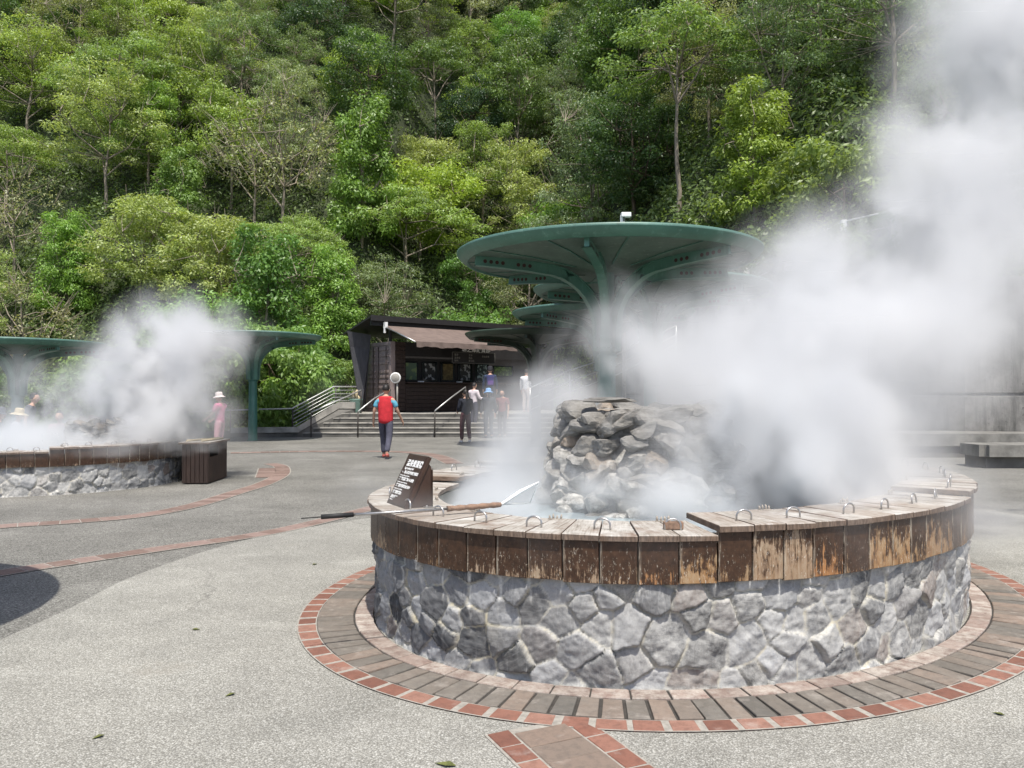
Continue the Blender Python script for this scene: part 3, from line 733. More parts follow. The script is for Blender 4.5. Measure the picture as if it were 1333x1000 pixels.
canopy((-4.97,3.97,0),1.9,3.72,.3,'unseen mushroom canopy at the near left, added to cast the round shadow on the plaza')  # out of view, added so the round shadow has a caster

# ================================================================== STEPS, RAILS, KERBS
mb=MB(); mbd=MB()
root=empty('stone_steps',(0,29.85,0)); tag(root,'five wide concrete steps leading up to the brown kiosk','steps')
for k in range(5):
    y=29.85+.35*k; zt=.172*(k+1); x0=-7.88+.20*k
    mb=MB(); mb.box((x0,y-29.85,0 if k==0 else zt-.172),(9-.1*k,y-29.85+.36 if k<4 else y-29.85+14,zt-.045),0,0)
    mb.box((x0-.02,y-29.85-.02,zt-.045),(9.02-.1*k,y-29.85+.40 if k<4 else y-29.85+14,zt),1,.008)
    mb.build('step',[M['concrete_dark'],M['concrete']],root)
# sloping cheek wall with kerb
mb=MB(); 
def prism(mb,poly_a,off,mi=0):
    n=len(poly_a); A=[Vector(p) for p in poly_a]; B=[p+Vector(off) for p in A]
    mb.add(A+B,[tuple(range(n)),tuple(reversed(range(n,2*n)))]+[(i,i+n,(i+1)%n+n,(i+1)%n) for i in range(n)],mi)
zA=lambda u,v,Y: at(u,v,Y)
pts=[at(300,557,29.6),at(386,556,29.6),at(440,523.5,31.4),at(462,523.5,31.6),at(462,532,31.6),at(441,532,31.4),at(388,563,29.6),at(300,564,29.6)]
prism(mb,pts,(.0,.32,0)); 
prism(mb,[at(300,564,29.68),at(388,563,29.68),at(441,532,31.48),at(462,532,31.68),Vector((at(462,532,31.68).x,31.68,0)),Vector((at(388,563,29.68).x,29.68,0)),Vector((at(300,563,29.68).x,29.68,0))],(0,.2,0),1)  # wall below the band coloured darker to stand for the shadow there
o=mb.build('cheek_wall',[M['concrete'],M['concrete_dark']]); tag(o,'sloping concrete cheek wall along the left side of the steps','wall')
def rail(name,label,bars,posts,r=.022,pm='dpost',bm_='rail'):
    root=empty(name,posts[0][1]); inv=Matrix.Translation(-Vector(posts[0][1])); tag(root,label,'handrail')
    for b in bars:
        mb=MB(); mb.tube(b[0],b[1] if len(b)>1 else r,8); o=mb.build('bar',M[bm_],root); o.matrix_parent_inverse=inv
    for a,b in posts:
        mb=MB(); mb.tube([a,b],r*1.25,8); o=mb.build('post',M[pm],root); o.matrix_parent_inverse=inv
    return root
def dn(P,d): return [Vector(p)-Vector((0,0,d)) for p in P]
main=[at(170,539,29.9),at(335,533,29.9),at(380,532,29.9),at(434,503.5,31.6),at(464,503.5,31.9)]
bars=[(main,.028)]+[(dn(main[2:],.14*k),.014) for k in range(1,6)]
posts=[(at(p[0],p[1],p[2])-Vector((0,0,.85)),at(*p)) for p in [(381,532,29.9),(407,518,30.75),(437,503.5,31.65),(300,534,29.9),(220,537,29.9)]]
rail('stair_railing','steel railing with five slim lower bars above the cheek wall, left of the steps',bars,posts,.022)
for nm,lab,b in (('handrail','thin steel handrail rising beside the cheek wall at the left end of the steps',[(405,537,29.6),(470,508,31.3)]),
              ('handrail','short steel handrail on the steps beside the man in the red vest',[(466,536,29.5),(487,519,30.6),(508,507,31.4)]),
              ('handrail','steel handrail in the middle of the steps left of the woman in black',[(566,535,29.6),(588,517,30.6),(606,504,31.4)])):
    P=[at(*q) for q in b]; g0=Vector((P[0].x,P[0].y,0)); g1=Vector((P[-1].x,P[-1].y,.86)); mid=P[-1]
    rail(nm,lab,[(P,.026)],[(g0,P[0]),(g1,mid)],.022)
S=[at(690,505,20),at(742,482,21),at(800,463,22),at(880,424,24)]
rail('stair_railing','pale railing climbing behind the steam under the largest canopy',[([Vector(p) for p in S],.02),(dn(S,.28),.014),(dn(S,.56),.014)],[(p-Vector((0,0,.9)),p) for p in S],.02,'rail')

# ================================================================== KIOSK
YAW=math.radians(38); KO=Vector((-4.9,32.6,.86))
kiosk=empty('kiosk',KO,YAW); tag(kiosk,'brown container snack kiosk with dark roof and brown awning','kiosk')
KM=Matrix.Translation(KO)@Matrix.Rotation(YAW,4,'Z')
def kb(name,boxes,mat,bev=0.0,parent=None):
    mb=MB()
    for b in boxes: mb.box(b[0],b[1],b[2] if len(b)>2 else 0,bev)
    return mb.build(name,mat,parent or kiosk)
Hc=2.9
# container end with two door leaves
for s_ in (0,1):
    y0=.12+s_*1.1; mb=MB()
    mb.box((-.05,y0,.1),(0,y0+1.06,Hc-.15))
    for z in (.15,.62,.98,1.20,1.42,1.62,1.98,2.30,2.55):
        mb.box((-.085,y0+.05,z),(-.05,y0+1.0,z+.11),0,.012)
    d=mb.build('container_door',M['cont'],kiosk)
    mb=MB(); 
    for yy in (y0+.16,y0+.82): mb.tube([(-.12,yy,.12),(-.12,yy,Hc-.18)],.017,6)
    mb.build('lock_rod',M['contdark'],d)
kb('corner_post',[((-.10,-.06,0),(.12,.10,Hc))],M['cont'],.01); kb('corner_post',[((-.10,2.34,0),(.06,2.50,Hc))],M['cont'],.01)
kb('end_header',[((-.08,.10,Hc-.14),(.05,2.34,Hc))],M['cont'],.01); kb('end_sill',[((-.08,.10,0),(.05,2.34,.1))],M['cont'],.01)
# slatted front
mb=MB()
for k in range(16): mb.box((.13,-.02,.06+k*.178),(.62,.05,.06+k*.178+.165),0,.006)
mb.build('slat_wall',M['contdark'],kiosk)
mb=MB()
for k in range(7): mb.box((.64,.0,.03+k*.165),(8.6,.06,.03+k*.165+.155),0,.006)
mb.build('counter_front',M['contdark'],kiosk)
kb('counter_top',[((.62,-.28,1.20),(8.6,.45,1.25))],M['contdark'],.008)
kb('back_wall',[((.62,.46,1.2),(8.6,.52,Hc)),((.62,.0,2.32),(8.6,.06,Hc)),((0,.52,0),(8.7,2.42,Hc-.02)),((8.6,-.02,0),(8.7,.52,Hc))],M['rfdark'])
posters=[((.10,.15,.10),(.20,.27,.12)),((.03,.03,.03),(.35,.35,.34)),((.10,.075,.03),(.16,.12,.05)),((.04,.04,.04),(.32,.33,.33)),((.03,.04,.04),(.30,.38,.36))]
def mat_poster(name,a,b,sc):
    t=NT(name); p=t.obj(); n=t.noise(t.scale(p,(1.2,1,1)),sc,2,.5)
    return t.done(t.ramp(n,[(.52,a),(.56,b)]),.35)
for k,(a,b) in enumerate(posters):
    x0=.78+k*.92; w=kb('window',[((x0,.40,1.27),(x0+.74,.455,2.12))],M['glass'],.004)
    kb('poster',[((x0+.10,.385,1.36),(x0+.62,.397,2.06))],mat_poster('menu_poster_%d'%k,a,b,3.5+k),0,w)
w=kb('window',[((5.45,.40,1.55),(6.6,.455,2.05))],M['glass'],.004); kb('poster',[((5.5,.385,1.6),(6.5,.397,2.0))],mat_poster('window_greenery',(.05,.09,.02),(.14,.22,.05),5),0,w)
for x in (1.25,3.2): kb('tray',[((x,-.1,1.252),(x+.22,.05,1.30))],M['white'],.008)
# roof: thick dark sheet falling to the back, carried past the container
mb=MB(); A=[(-1.0,-.05,3.90),(10.2,-.05,3.90),(10.2,3.2,3.25),(-1.0,2.4,3.34)]; prism(mb,A,(0,0,-.08)); 
prism(mb,[(-1.0,-.07,3.92),(10.2,-.07,3.92),(10.2,-.07,3.70),(-1.0,-.07,3.70)],(0,.03,0))
mb.build('roof',M['rfdark'],kiosk)
kb('roof_beam',[((-.9,.10,3.52),(10,.20,3.70)),((-.1,.0,Hc),(.0,.1,3.5)),((3.4,.0,Hc),(3.5,.1,3.5)),((8.2,0,Hc),(8.3,.1,3.5)),((-.1,2.0,Hc),(0,2.1,3.3))],M['rfdark'],.0)
Ki=KM.inverted()
mb=MB(); prism(mb,[Ki@at(452,431,33.2),Ki@at(483,436,33.6),Ki@at(474,541,34.0),Ki@at(470,541,33.4)],Ki.to_3x3()@Vector((-.02,.10,0))); mb.build('side_panel',M['panel'],kiosk)
# awning
mb=MB(); V=[];F=[]; nx,ny=25,8
for j in range(ny+1):
    for i in range(nx+1):
        x=-.3+4.9*i/nx; f=j/ny; y=-.05-2.35*f; z=3.52-.76*f-.05*math.sin(PI*f)*(1+.3*math.sin(x*3)); V.append((x,y,z))
for j in range(ny):
    for i in range(nx): a=j*(nx+1)+i; F.append((a,a+1,a+nx+2,a+nx+1))
mb.add(V,F,0,None,True); mb.add([(x,y,z-.012) for x,y,z in V],[tuple(reversed(f)) for f in F],0,None,True)
aw=mb.build('awning',M['awning'],kiosk)
mb=MB(); V=[];F=[]
for i in range(61):
    x=-.3+4.9*i/60; wv=.012*math.sin(x*9)+.01*math.sin(x*23); V+=[(x,-2.405+wv*.5,2.765),(x,-2.42+wv,2.56+.02*math.sin(x*5.2)+.012*math.sin(x*13))]
for i in range(60): F.append((2*i,2*i+1,2*i+3,2*i+2))
mb.add(V,F,0,None,True); mb.build('valance',M['awning'],aw)
kb('awning_bracket',[((-.40,-.16,3.42),(-.28,.02,3.66)),((-.42,-.10,3.22),(-.34,-.04,3.44))],M['white'],.01,aw)
mb=MB(); mb.tube([(-.34,-.1,3.46),(-.32,-2.38,2.74)],.03,8); mb.build('awning_arm',M['steel'],aw)
# menu board with lettering above the counter
bd=kb('menu_board',[((2.55,-.62,2.08),(4.75,-.56,2.52))],M['rfdark'],.006)
kb('board_frame',[((2.52,-.64,2.06),(4.78,-.615,2.085)),((2.52,-.64,2.515),(4.78,-.615,2.54)),((2.52,-.64,2.085),(2.545,-.615,2.515)),((4.755,-.64,2.085),(4.78,-.615,2.515))],M['concrete_dark'],0,bd)
def text(s, size, parent, loc, rot, mat, name='lettering', align='LEFT', ext=.002, width=None, bold=0.0):
    c=bpy.data.curves.new(name,'FONT'); c.body=s; c.size=size; c.align_x=align; c.extrude=ext; c.materials.append(mat); c.resolution_u=2; c.offset=bold
    o=bpy.data.objects.new(name,c); COL.objects.link(o); bpy.context.view_layer.update()
    me=bpy.data.meshes.new_from_object(o.evaluated_get(bpy.context.evaluated_depsgraph_get())); bpy.data.objects.remove(o); me.materials.clear(); me.materials.append(mat)
    o=link(name,me,parent,loc); o.rotation_euler=rot; return o
R90=(PI/2,0,0)
text('鳩之澤販賣部',.25,bd,(3.0,-.66,2.57),R90,M['lettering'],'board_title',bold=.004)
for x,z,s in ((2.62,2.38,'菜單'),(2.62,2.25,'溫泉蛋'),(2.62,2.13,'飲料'),(3.35,2.38,'玉米'),(3.35,2.26,'地瓜'),(3.35,2.14,'筊白筍'),(4.05,2.34,'煮食套餐')):
    text(s,.10,bd,(x,-.66,z),R90,M['concrete'],'board_line')

# convex mirror on a pole, bin
mr_=empty('convex_mirror',at(517,541,31.3)*1.0); mr_.location.z=.86; tag(mr_,'round convex mirror on a pale pole at the top of the steps','mirror')
mb=MB(); mb.tube([(0,0,0),(0,0,1.30)],.035,8); mb.build('pole',M['concrete'],mr_)
zc=at(515,492,31.3).z-.86
Mx=Matrix.Translation((-.06,-.07,zc))@Matrix.Rotation(PI/2,4,'X')
mb=MB(); mb.lathe([(.20,-.03),(.215,0),(.20,.03),(.17,.035)],28,0,Mx); mb.build('mirror_rim',M['white'],mr_)
mb=MB(); mb.lathe([(.175,.03),(.12,.055),(.06,.068),(.001,.072)],28,0,Mx); mb.build('mirror_face',M['concrete'],mr_)
bn=empty('litter_bin',(at(463,531,32.0).x,32.0,.86)); tag(bn,'grey green ribbed litter bin left of the kiosk doors','litter bin')
mb=MB(); prof=[(.22,0)]
for k in range(7): prof+=[(.23+.006*k,.04+k*.07),(.245+.006*k,.075+k*.07)]
mb.lathe(prof+[(.28,.56),(.25,.56),(.2,.3)],20); mb.build('bin_body',M['binGreen'],bn)
mb=MB(); random.seed(3)
for k in range(5):
    a=k*1.3; mb.tube([(.1*math.cos(a),.1*math.sin(a),.45),(.12*math.cos(a),.1*math.sin(a),.62+.06*k),(.1*math.cos(a+.5),.1*math.sin(a),.68+.06*k)],[.05,.06,.025],8)
mb.build('rubbish',M['straw'],bn)

# ================================================================== SIGN STAND ON THE NEAR RIM
zr=ZRIM+.034
s0=gp(503,654.5,zr); s1=gp(527,662.5,zr); xd=(s1-s0); wS=xd.length; az=math.atan2(xd.y,xd.x)
sg=empty('sign_stand',s0,az); tag(sg,'brown slanted notice with white lettering standing on the pool rim','sign')
ln,hS=.163,.328; tl=math.atan2(ln,hS); Ls=math.hypot(ln,hS)
Mx=Matrix.Rotation(-tl,4,'X')
mb=MB(); mb.box((0,0,0),(wS,.028,Ls),0,.004,Mx)
mb.box((.012,-.003,.010),(wS-.012,0.0,Ls-.012),0,.0012,Mx); face=mb.build('sign_panel',M['signbrown'],sg)
mb=MB()
for x0,x1 in ((.03,.05),(wS-.05,wS-.012)):
    prism(mb,[(x0,.03,.0),(x0,.20,.0),(x0,.20,.20),(x0,.185,.262),(x0,.163,.29)],(x1-x0,0,0))
mb.box((.03,.185,0),(wS-.012,.2,.24)); mb.build('sign_support',M['signbrown'],sg)
mb=MB(); mb.box((wS-.03,.13,0),(wS+.025,.19,.004)); mb.tube([(wS+.004,.15,.004),(wS+.004,.15,.012)],.008,6); mb.build('foot_bracket',M['brick'].copy() if False else M['steel'],sg)
def stext(s,size,x,z,bold=0.0):
    o=text(s,size,face,Mx@Vector((x,-.0045,z)),(PI/2-tl,0,0),M['lettering'],'lettering',ext=.0004,bold=bold); return o
stext('溫泉煮蛋槽',.052,.055,Ls-.085,.0012)
stext('Egg Cooking Pool',.021,.055,Ls-.112,.0006)
ly=Ls-.142
for s,sz in (('一、請依規定時間使用設施',.0235),('Please use within opening hours.',.0125),('The pool is for cooking only.',.0125),('二、水溫高，請小心燙傷',.0235),('Hot water, keep your hands away,',.0125),('children must be accompanied.',.0125),('三、請勿丟棄垃圾於池中',.0225),('No litter in the pool please.',.0125),('Use the baskets provided.',.0125),('四、請愛護設施',.0215),('Take care of the place.',.0125),('謝謝合作',.02),('Thank you.',.0125)):
    stext(s,sz,.030,ly,.0005 if sz>.02 else .0002); ly-=.0195 if sz>.02 else .0145

# a few dry leaves on the paving
random.seed(12)
for k,(u,v) in enumerate([(580,996),(300,905),(128,960),(410,735),(255,820),(1300,930)]):
    q=gp(u,v,.006); mb=MB(); l=.05 if k==0 else .03; mb.add([(-l,0,.004),(-l*.2,l*.5,.010),(l,0,.002),(-l*.2,-l*.5,.008),(0,0,0)],[(0,4,1),(1,4,2),(2,4,3),(3,4,0)])
    o=mb.build('fallen_leaf',M['leafdry'],None,q); o.rotation_euler=(0,0,random.uniform(0,6)); tag(o,'dry curled leaf at the foot of the picture left of the drain path' if k==0 else 'small dry leaf lying loose on the pale paving','leaf',None if k==0 else 'dry leaves on the plaza')
# skimming net on the rim, wooden block
A=at(652,657,5.0); B=at(582,662.5,4.87); C=at(460,670,4.66); D=at(418,673,4.59); E0=at(392,675,4.55)
nt=empty('skimming_net',B); inv=Matrix.Translation(-B); tag(nt,'long handled triangular net lying across the rim in front of the notice','net')
mb=MB(); mb.tube([B,C],.008,8); o=mb.build('metal_pole',M['steel'],nt); o.matrix_parent_inverse=inv
mb=MB(); mb.tube([C,D],.014,8); mb.tube([D,E0],.0035,6); o=mb.build('black_grip',M['black'],nt); o.matrix_parent_inverse=inv
mb=MB(); k=14; mb.tube([A.lerp(B,i/k) for i in range(k+1)],[.0165+.0022*((i*7)%3-1) for i in range(k+1)],10); o=mb.build('wooden_handle',M['woodlog'],nt); o.matrix_parent_inverse=inv
N1=at(701,628,5.35); N2=at(690,655,5.45)
mb=MB(); mb.tube([A,A.lerp(N1,.5)+Vector((0,0,.01)),N1],[.010,.013,.006],8); mb.tube([N1,N2],.004,6); mb.tube([A,N2],.004,6); o=mb.build('net_frame',M['white'],nt); o.matrix_parent_inverse=inv
def mat_net():
    t=NT('net_mesh'); d=t.n('ShaderNodeBsdfDiffuse'); d.inputs[0].default_value=(.5,.5,.48,1); tr=t.n('ShaderNodeBsdfTransparent'); mx=t.n('ShaderNodeMixShader',{0:.35})
    t.t.links.new(tr.outputs[0],mx.inputs[1]); t.t.links.new(d.outputs[0],mx.inputs[2]); t.t.links.new(mx.outputs[0],t.out.inputs[0]); return t.mat
mb=MB(); mb.add([A,N1,N2,(A+N1+N2)/3-Vector((0,0,.05))],[(0,1,3),(1,2,3),(2,0,3)]); o=mb.build('net_bag',mat_net(),nt); o.matrix_parent_inverse=inv
bp=gp(877,689,zr); mb=MB(); mb.box((-.055,-.022,0),(.05,.022,.042),0,.006); o=mb.build('wood_block',M['woodlog'],None,bp); o.rotation_euler=(0,0,.05); tag(o,'small wooden block on the low lid against the step in the rim','block')

# slatted bin at the end of the far pool
sb=empty('slatted_bin',(-5.31,14.0,0),math.radians(3)); tag(sb,'dark slatted wooden bin at the right end of the far left pool','bin')
mb=MB(); rnd=random.Random(4)
def slat_uvbox(lo,hi,parent,mat,nm,wear):
    return None
mb=MB()
for k in range(6): mb.box((-.45+k*.075,-.02,.02),(-.45+k*.075+.068,0.0,.70),0,.004,None,(rnd.random(),.2,rnd.random()))
mb.build('front_slats',M['contdark'],sb)
mb=MB()
for k in range(14):
    y=.0+k*.076; hole=(1<=k<=6)
    mb.box((-.02,y,.02),(.0,y+.068,.47 if hole else .70),0,.004,None,(rnd.random(),.2,rnd.random()))
mb.box((-.02,.0,.70-.05),(0,1.07,.70),0,.002); mb.build('side_slats',M['contdark'],sb)
mb=MB(); mb.box((-.45,1.04,.02),(-.02,1.06,.70)); mb.box((-.45,.0,.02),(-.43,1.04,.7)); mb.box((-.43,0.0,.02),(-.02,1.04,.05)); mb.build('back_slats',M['contdark'],sb)
mb=MB(); mb.box((-.50,-.06,.70),(.04,1.12,.735),0,.006,None,(.3,.5,.5)); mb.build('lid_board',M['wtop'],sb)
for k,(x,y,rz,l,lab) in enumerate(((-.30,.55,1.35,1.0,'pale bamboo stick lying on the slatted bin, the rear one'),(-.12,.50,1.5,.85,'pale bamboo stick lying on the slatted bin, the front one'))):
    mb=MB(); mb.tube([(-l/2,0,0),(l/2,0,0)],.018,8); o=mb.build('bamboo_stick',M['straw'],None,Vector((-5.31+x,14.0+y,.755))); o.rotation_euler=(0,0,rz); tag(o,lab,'stick')

# ================================================================== RIGHT SIDE: BENCHES, RETAINING WALL, FENCE
def bench(loc,L,D,zs,zt,label,rz=0.0,rec=.16):
    r=empty('stone_bench',loc,rz); tag(r,label,'bench')
    mb=MB(); bm=bmesh.new(); bmesh.ops.create_cube(bm,size=1)
    for w in bm.verts: w.co=Vector((L/2+w.co.x*L,D/2+w.co.y*D,(zs+zt)/2+w.co.z*(zt-zs)))
    bmesh.ops.bevel(bm,geom=[e for e in bm.edges if abs((e.verts[0].co-e.verts[1].co).z)>.1],offset=.14,segments=5,affect='EDGES')
    bm.verts.index_update(); mb.add([w.co[:] for w in bm.verts],[[w.index for w in f.verts] for f in bm.faces]); bm.free(); mb.build('seat_slab',M['slab'],r)
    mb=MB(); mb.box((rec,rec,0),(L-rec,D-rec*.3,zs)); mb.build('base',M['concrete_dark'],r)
    return r
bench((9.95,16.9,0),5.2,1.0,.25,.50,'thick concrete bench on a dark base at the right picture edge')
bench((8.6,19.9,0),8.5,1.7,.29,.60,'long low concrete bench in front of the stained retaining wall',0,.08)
WL=[(4.6,33.0),(6.9,28.2),(9.6,23.6),(12.2,21.3),(17.5,20.6),(24,19.8)]
mb=MB(); V=[];F=[]; P=resample([Vector((x,y,0)) for x,y in WL],.5)
for i,p in enumerate(P):
    t=(P[min(i+1,len(P)-1)]-P[max(0,i-1)]).normalized(); n=Vector((t.y,-t.x,0))
    for (d,z) in ((.10,0),(.06,1.53),(.0,1.55),(.0,1.62),(.06,1.63),(-.05,4.7),(-.05,4.72),(-.35,4.72)): V.append(p+n*d+Vector((0,0,z)))
for i in range(len(P)-1):
    for k in range(7): a=i*8+k; F.append((a,a+8,a+9,a+1))
mb.add(V,F); o=mb.build('retaining_wall',M['conc_wall']); tag(o,'tall stained concrete retaining wall at the right behind the benches','wall')
fr=empty('fence',(WL[2][0],WL[2][1],4.7)); inv=Matrix.Translation(-Vector((WL[2][0],WL[2][1],4.7))); tag(fr,'white post and rail fence climbing on top of the retaining wall','fence')
fp=[at(u,v,Y) for u,v,Y in [(972,372,27),(1025,345,25.6),(1098,312,24.2),(1165,298,23.2),(1265,270,22),(1345,246,21.2)]]
for i,p in enumerate(fp):
    mb=MB(); w=.11 if i in(3,4) else .06; mb.box((p.x-w*1.5,p.y-w,p.z-.55),(p.x+w*1.5,p.y+w,p.z+.6),0,.01); o=mb.build('post',M['white'],fr); o.matrix_parent_inverse=inv
mb=MB(); mb.tube([p+Vector((0,0,.55)) for p in fp],.025,6); mb.tube([p+Vector((0,0,.1)) for p in fp],.02,6); o=mb.build('rail',M['white'],fr); o.matrix_parent_inverse=inv
# small lamp on a mast above the largest canopy
lmp=at(812,283,22.5); lr=empty('area_lamp',(lmp.x,lmp.y,0)); tag(lr,'small white area lamp on a mast above the rim of the largest canopy','lamp')
mb=MB(); mb.tube([(0,0,0),(0,0,lmp.z)],[.06,.04],8); mb.build('mast',M['steel'],lr)
mb=MB(); mb.box((-.08,-.10,lmp.z),(.20,.10,lmp.z+.13),0,.02); mb.box((-.1,-.03,lmp.z-.2),(-.03,.03,lmp.z+.05),0,.01); mb.build('lamp_head',M['white'],lr)
# ================================================================== HILL
def interp(x, xs, ys): return float(np.interp(x,xs,ys))
def y0(x): return interp(x,[-80,-30,-9,-6.5,3.2,4.6,7,9.6,12.2,17.5,30,60],[37,36,36.5,42.5,43,34,29,24.3,22.3,21.6,20.4,18])
def cfac(x): return interp(x,[-80,2.5,4.6,10,12.5,18,60],[1,1,.62,.62,.9,1,1])
def wallh(x): return interp(x,[-80,3.4,4.8,60],[0,0,4.5,4.55])
def hill(x,y):
    d=(y-y0(x))*cfac(x)
    if d<0: return -.4
    s=1.12*d if d<40 else 44.8+1.05*(d-40)
    s*=min(1,d/3.0*.5+.5)
    return wallh(x)*min(1,d/.35)+s+.8*math.sin(x*.31+y*.2)*min(1,d/6)+.5*math.sin(x*.83-y*.51)*min(1,d/6)
xs=np.arange(-75,76,1.0); ys=np.arange(19,112,1.0)
V=[(x,y,hill(x,y)) for y in ys for x in xs]; nx=len(xs)
F=[(j*nx+i,j*nx+i+1,(j+1)*nx+i+1,(j+1)*nx+i) for j in range(len(ys)-1) for i in range(nx-1) if max(V[j*nx+i][2],V[(j+1)*nx+i+1][2],V[j*nx+i+1][2],V[(j+1)*nx+i][2])>-.3]
tag(link('hillside',npmesh('hillside',V,F,M['soil'])),kind='structure')
def hill_hit(u,v,lift=0):
    d=ray(u,v); Y=20.0
    while Y<110:
        t=Y/d.y; p=Vector((d.x*t,Y,CAMH+d.z*t))
        if hill(p.x,p.y)+lift>p.z: return p
        Y+=.25
    return None

# ================================================================== FOLIAGE
def leaf_cloud(C, rad, per, L, W, rng, up=.55, droop=.25, flat=.6, tone=None, shell=.5):
    """many small folded leaves gathered in clumps: C centres (k,3), rad (k,)"""
    k=len(C); n=k*per; ci=np.repeat(np.arange(k),per)
    d=rng.normal(size=(n,3)); d/=np.linalg.norm(d,axis=1)[:,None]; r=(shell+(1-shell)*rng.random(n))**.7
    r=r*rng.random(n)**.25
    P=C[ci]+d*(r*rad[ci])[:,None]*np.array([1,1,flat])
    nrm=d*.6+np.array([0,0,up])+rng.normal(size=(n,3))*.45; nrm/=np.linalg.norm(nrm,axis=1)[:,None]
    ax=d*np.array([1,1,.4])+rng.normal(size=(n,3))*.7; ax-=nrm*(ax*nrm).sum(1)[:,None]; ax/=np.linalg.norm(ax,axis=1)[:,None]
    ax=ax-np.array([0,0,droop]); ax/=np.linalg.norm(ax,axis=1)[:,None]
    sd=np.cross(nrm,ax); sd/=np.linalg.norm(sd,axis=1)[:,None]
    l=L*(.65+.7*rng.random(n))[:,None]; w=W*(.7+.6*rng.random(n))[:,None]
    bend=nrm*l*.10
    v0=P; v1=P+ax*l*.45+sd*w*.5-bend*.3; v2=P+ax*l-bend; v3=P+ax*l*.45-sd*w*.5-bend*.3
    Vv=np.stack([v0,v1,v2,v3],1).reshape(-1,3); F=np.arange(n*4).reshape(n,4)
    ct=rng.random(k) if tone is None else tone
    a=np.clip(.62*ct[ci]+.38*rng.random(n),0,1); b=rng.random(n)**1.5
    A=np.repeat(np.c_[a,b,np.zeros(n)],4,axis=0)
    return Vv,F,A
def limb_mesh(name, segs, mat, n=5):
    mb=MB()
    for P,r in segs: mb.tube(P,r,n,0,False)
    return mb.build(name,mat)
PROTO={}
def make_proto(key, seed, H, R, base, k, per, L, W, rc, form='dome', nlimb=7, tr=.12, flat=.6, up=.55, bark='bark', lean=.0, droop=.25, twigs=0, fork=.35):
    rng=np.random.default_rng(seed); rnd=random.Random(seed)
    tp=[Vector((0,0,-.6))]; x=y=0.0; nseg=6
    for i in range(1,nseg+1):
        x+=rnd.uniform(-.12,.12)+lean*.15; y+=rnd.uniform(-.12,.12); tp.append(Vector((x,y,H*.80*i/nseg)))
    segs=[(tp,[tr*(1-.75*i/nseg) for i in range(nseg+1)])]
    C=[]
    tries=0
    while len(C)<k and tries<9000:
        tries+=1
        u=rng.normal(size=3); u/=np.linalg.norm(u); rr=.45+.55*rng.random()**.5
        if form=='dome': p=np.array([u[0]*R*rr,u[1]*R*rr,base+(H-base)*(.5+.5*u[2]*rr)])
        elif form=='umbrella':
            q=math.sqrt(rng.random())*R; a=rng.random()*2*PI; p=np.array([q*math.cos(a),q*math.sin(a),H-(H-base)*(.15+.5*(q/R)**2)+rng.normal()*.3])
        elif form=='column': p=np.array([u[0]*R*rr*.8,u[1]*R*rr*.8,base+(H-base)*rng.random()]); p[:2]*=1-.55*((p[2]-base)/(H-base))
        elif form=='tier':
            t=rng.integers(0,4); q=math.sqrt(rng.random())*R*(1-.18*t); a=rng.random()*2*PI; p=np.array([q*math.cos(a),q*math.sin(a),base+(H-base)*(t+.85*rng.random())/3.8])
        p[0]+=x*.6; p[1]+=y*.6
        if all(np.linalg.norm((p-c)/np.array([1,1,.7]))>rc*.72 for c in C): C.append(p)
    C=np.array(C)
    # limbs
    tips=[]
    for i in range(nlimb):
        a=2*PI*i/nlimb+rnd.uniform(-.4,.4); h=rnd.uniform(fork,.75)*H; b=tp[min(nseg,int(h/(H*.8)*nseg))]
        if form=='umbrella': e=Vector((math.cos(a)*R*.65,math.sin(a)*R*.65,H-(H-base)*.45))
        else: e=Vector((math.cos(a)*R*.6,math.sin(a)*R*.6,base+(H-base)*rnd.uniform(.35,.75)))
        m=b.lerp(e,.5)+Vector((rnd.uniform(-.3,.3),rnd.uniform(-.3,.3),-.2+rnd.uniform(-.2,.3)))
        segs.append(([b,b.lerp(m,.5),m,m.lerp(e,.5)+Vector((0,0,.1)),e],[tr*.5,tr*.42,tr*.34,tr*.24,tr*.12])); tips+=[b,m,e]
    for c in C:
        c=Vector(c); t=min(tips,key=lambda q:(q-c).length+ (2 if q.z>c.z+.5 else 0)); m=t.lerp(c,.55)+Vector((rnd.uniform(-.15,.15),rnd.uniform(-.15,.15),rnd.uniform(-.25,.05)))
        segs.append(([t,m,c],[tr*.20,tr*.13,tr*.06]))
    for i in range(twigs):
        c=Vector(C[rnd.randrange(len(C))]); d=Vector((c.x*.25,c.y*.25,.5+rnd.random()*.5)).normalized()+Vector((rnd.gauss(0,.3),rnd.gauss(0,.3),rnd.gauss(0,.2)))
        segs.append(([c,c+d*rnd.uniform(.5,1.1)],[.018,.006]))
    tm=limb_mesh('trunk',segs,M[bark]); tmesh=tm.data; bpy.data.objects.remove(tm)
    rad=rc*(.75+.5*rng.random(len(C)))
    Vv,F,A=leaf_cloud(C,rad,per,L,W,rng,up,droop,flat)
    PROTO[key]=(tmesh,npmesh('crown',Vv,F,M['leaf'],{'lf':A},False),H,R)
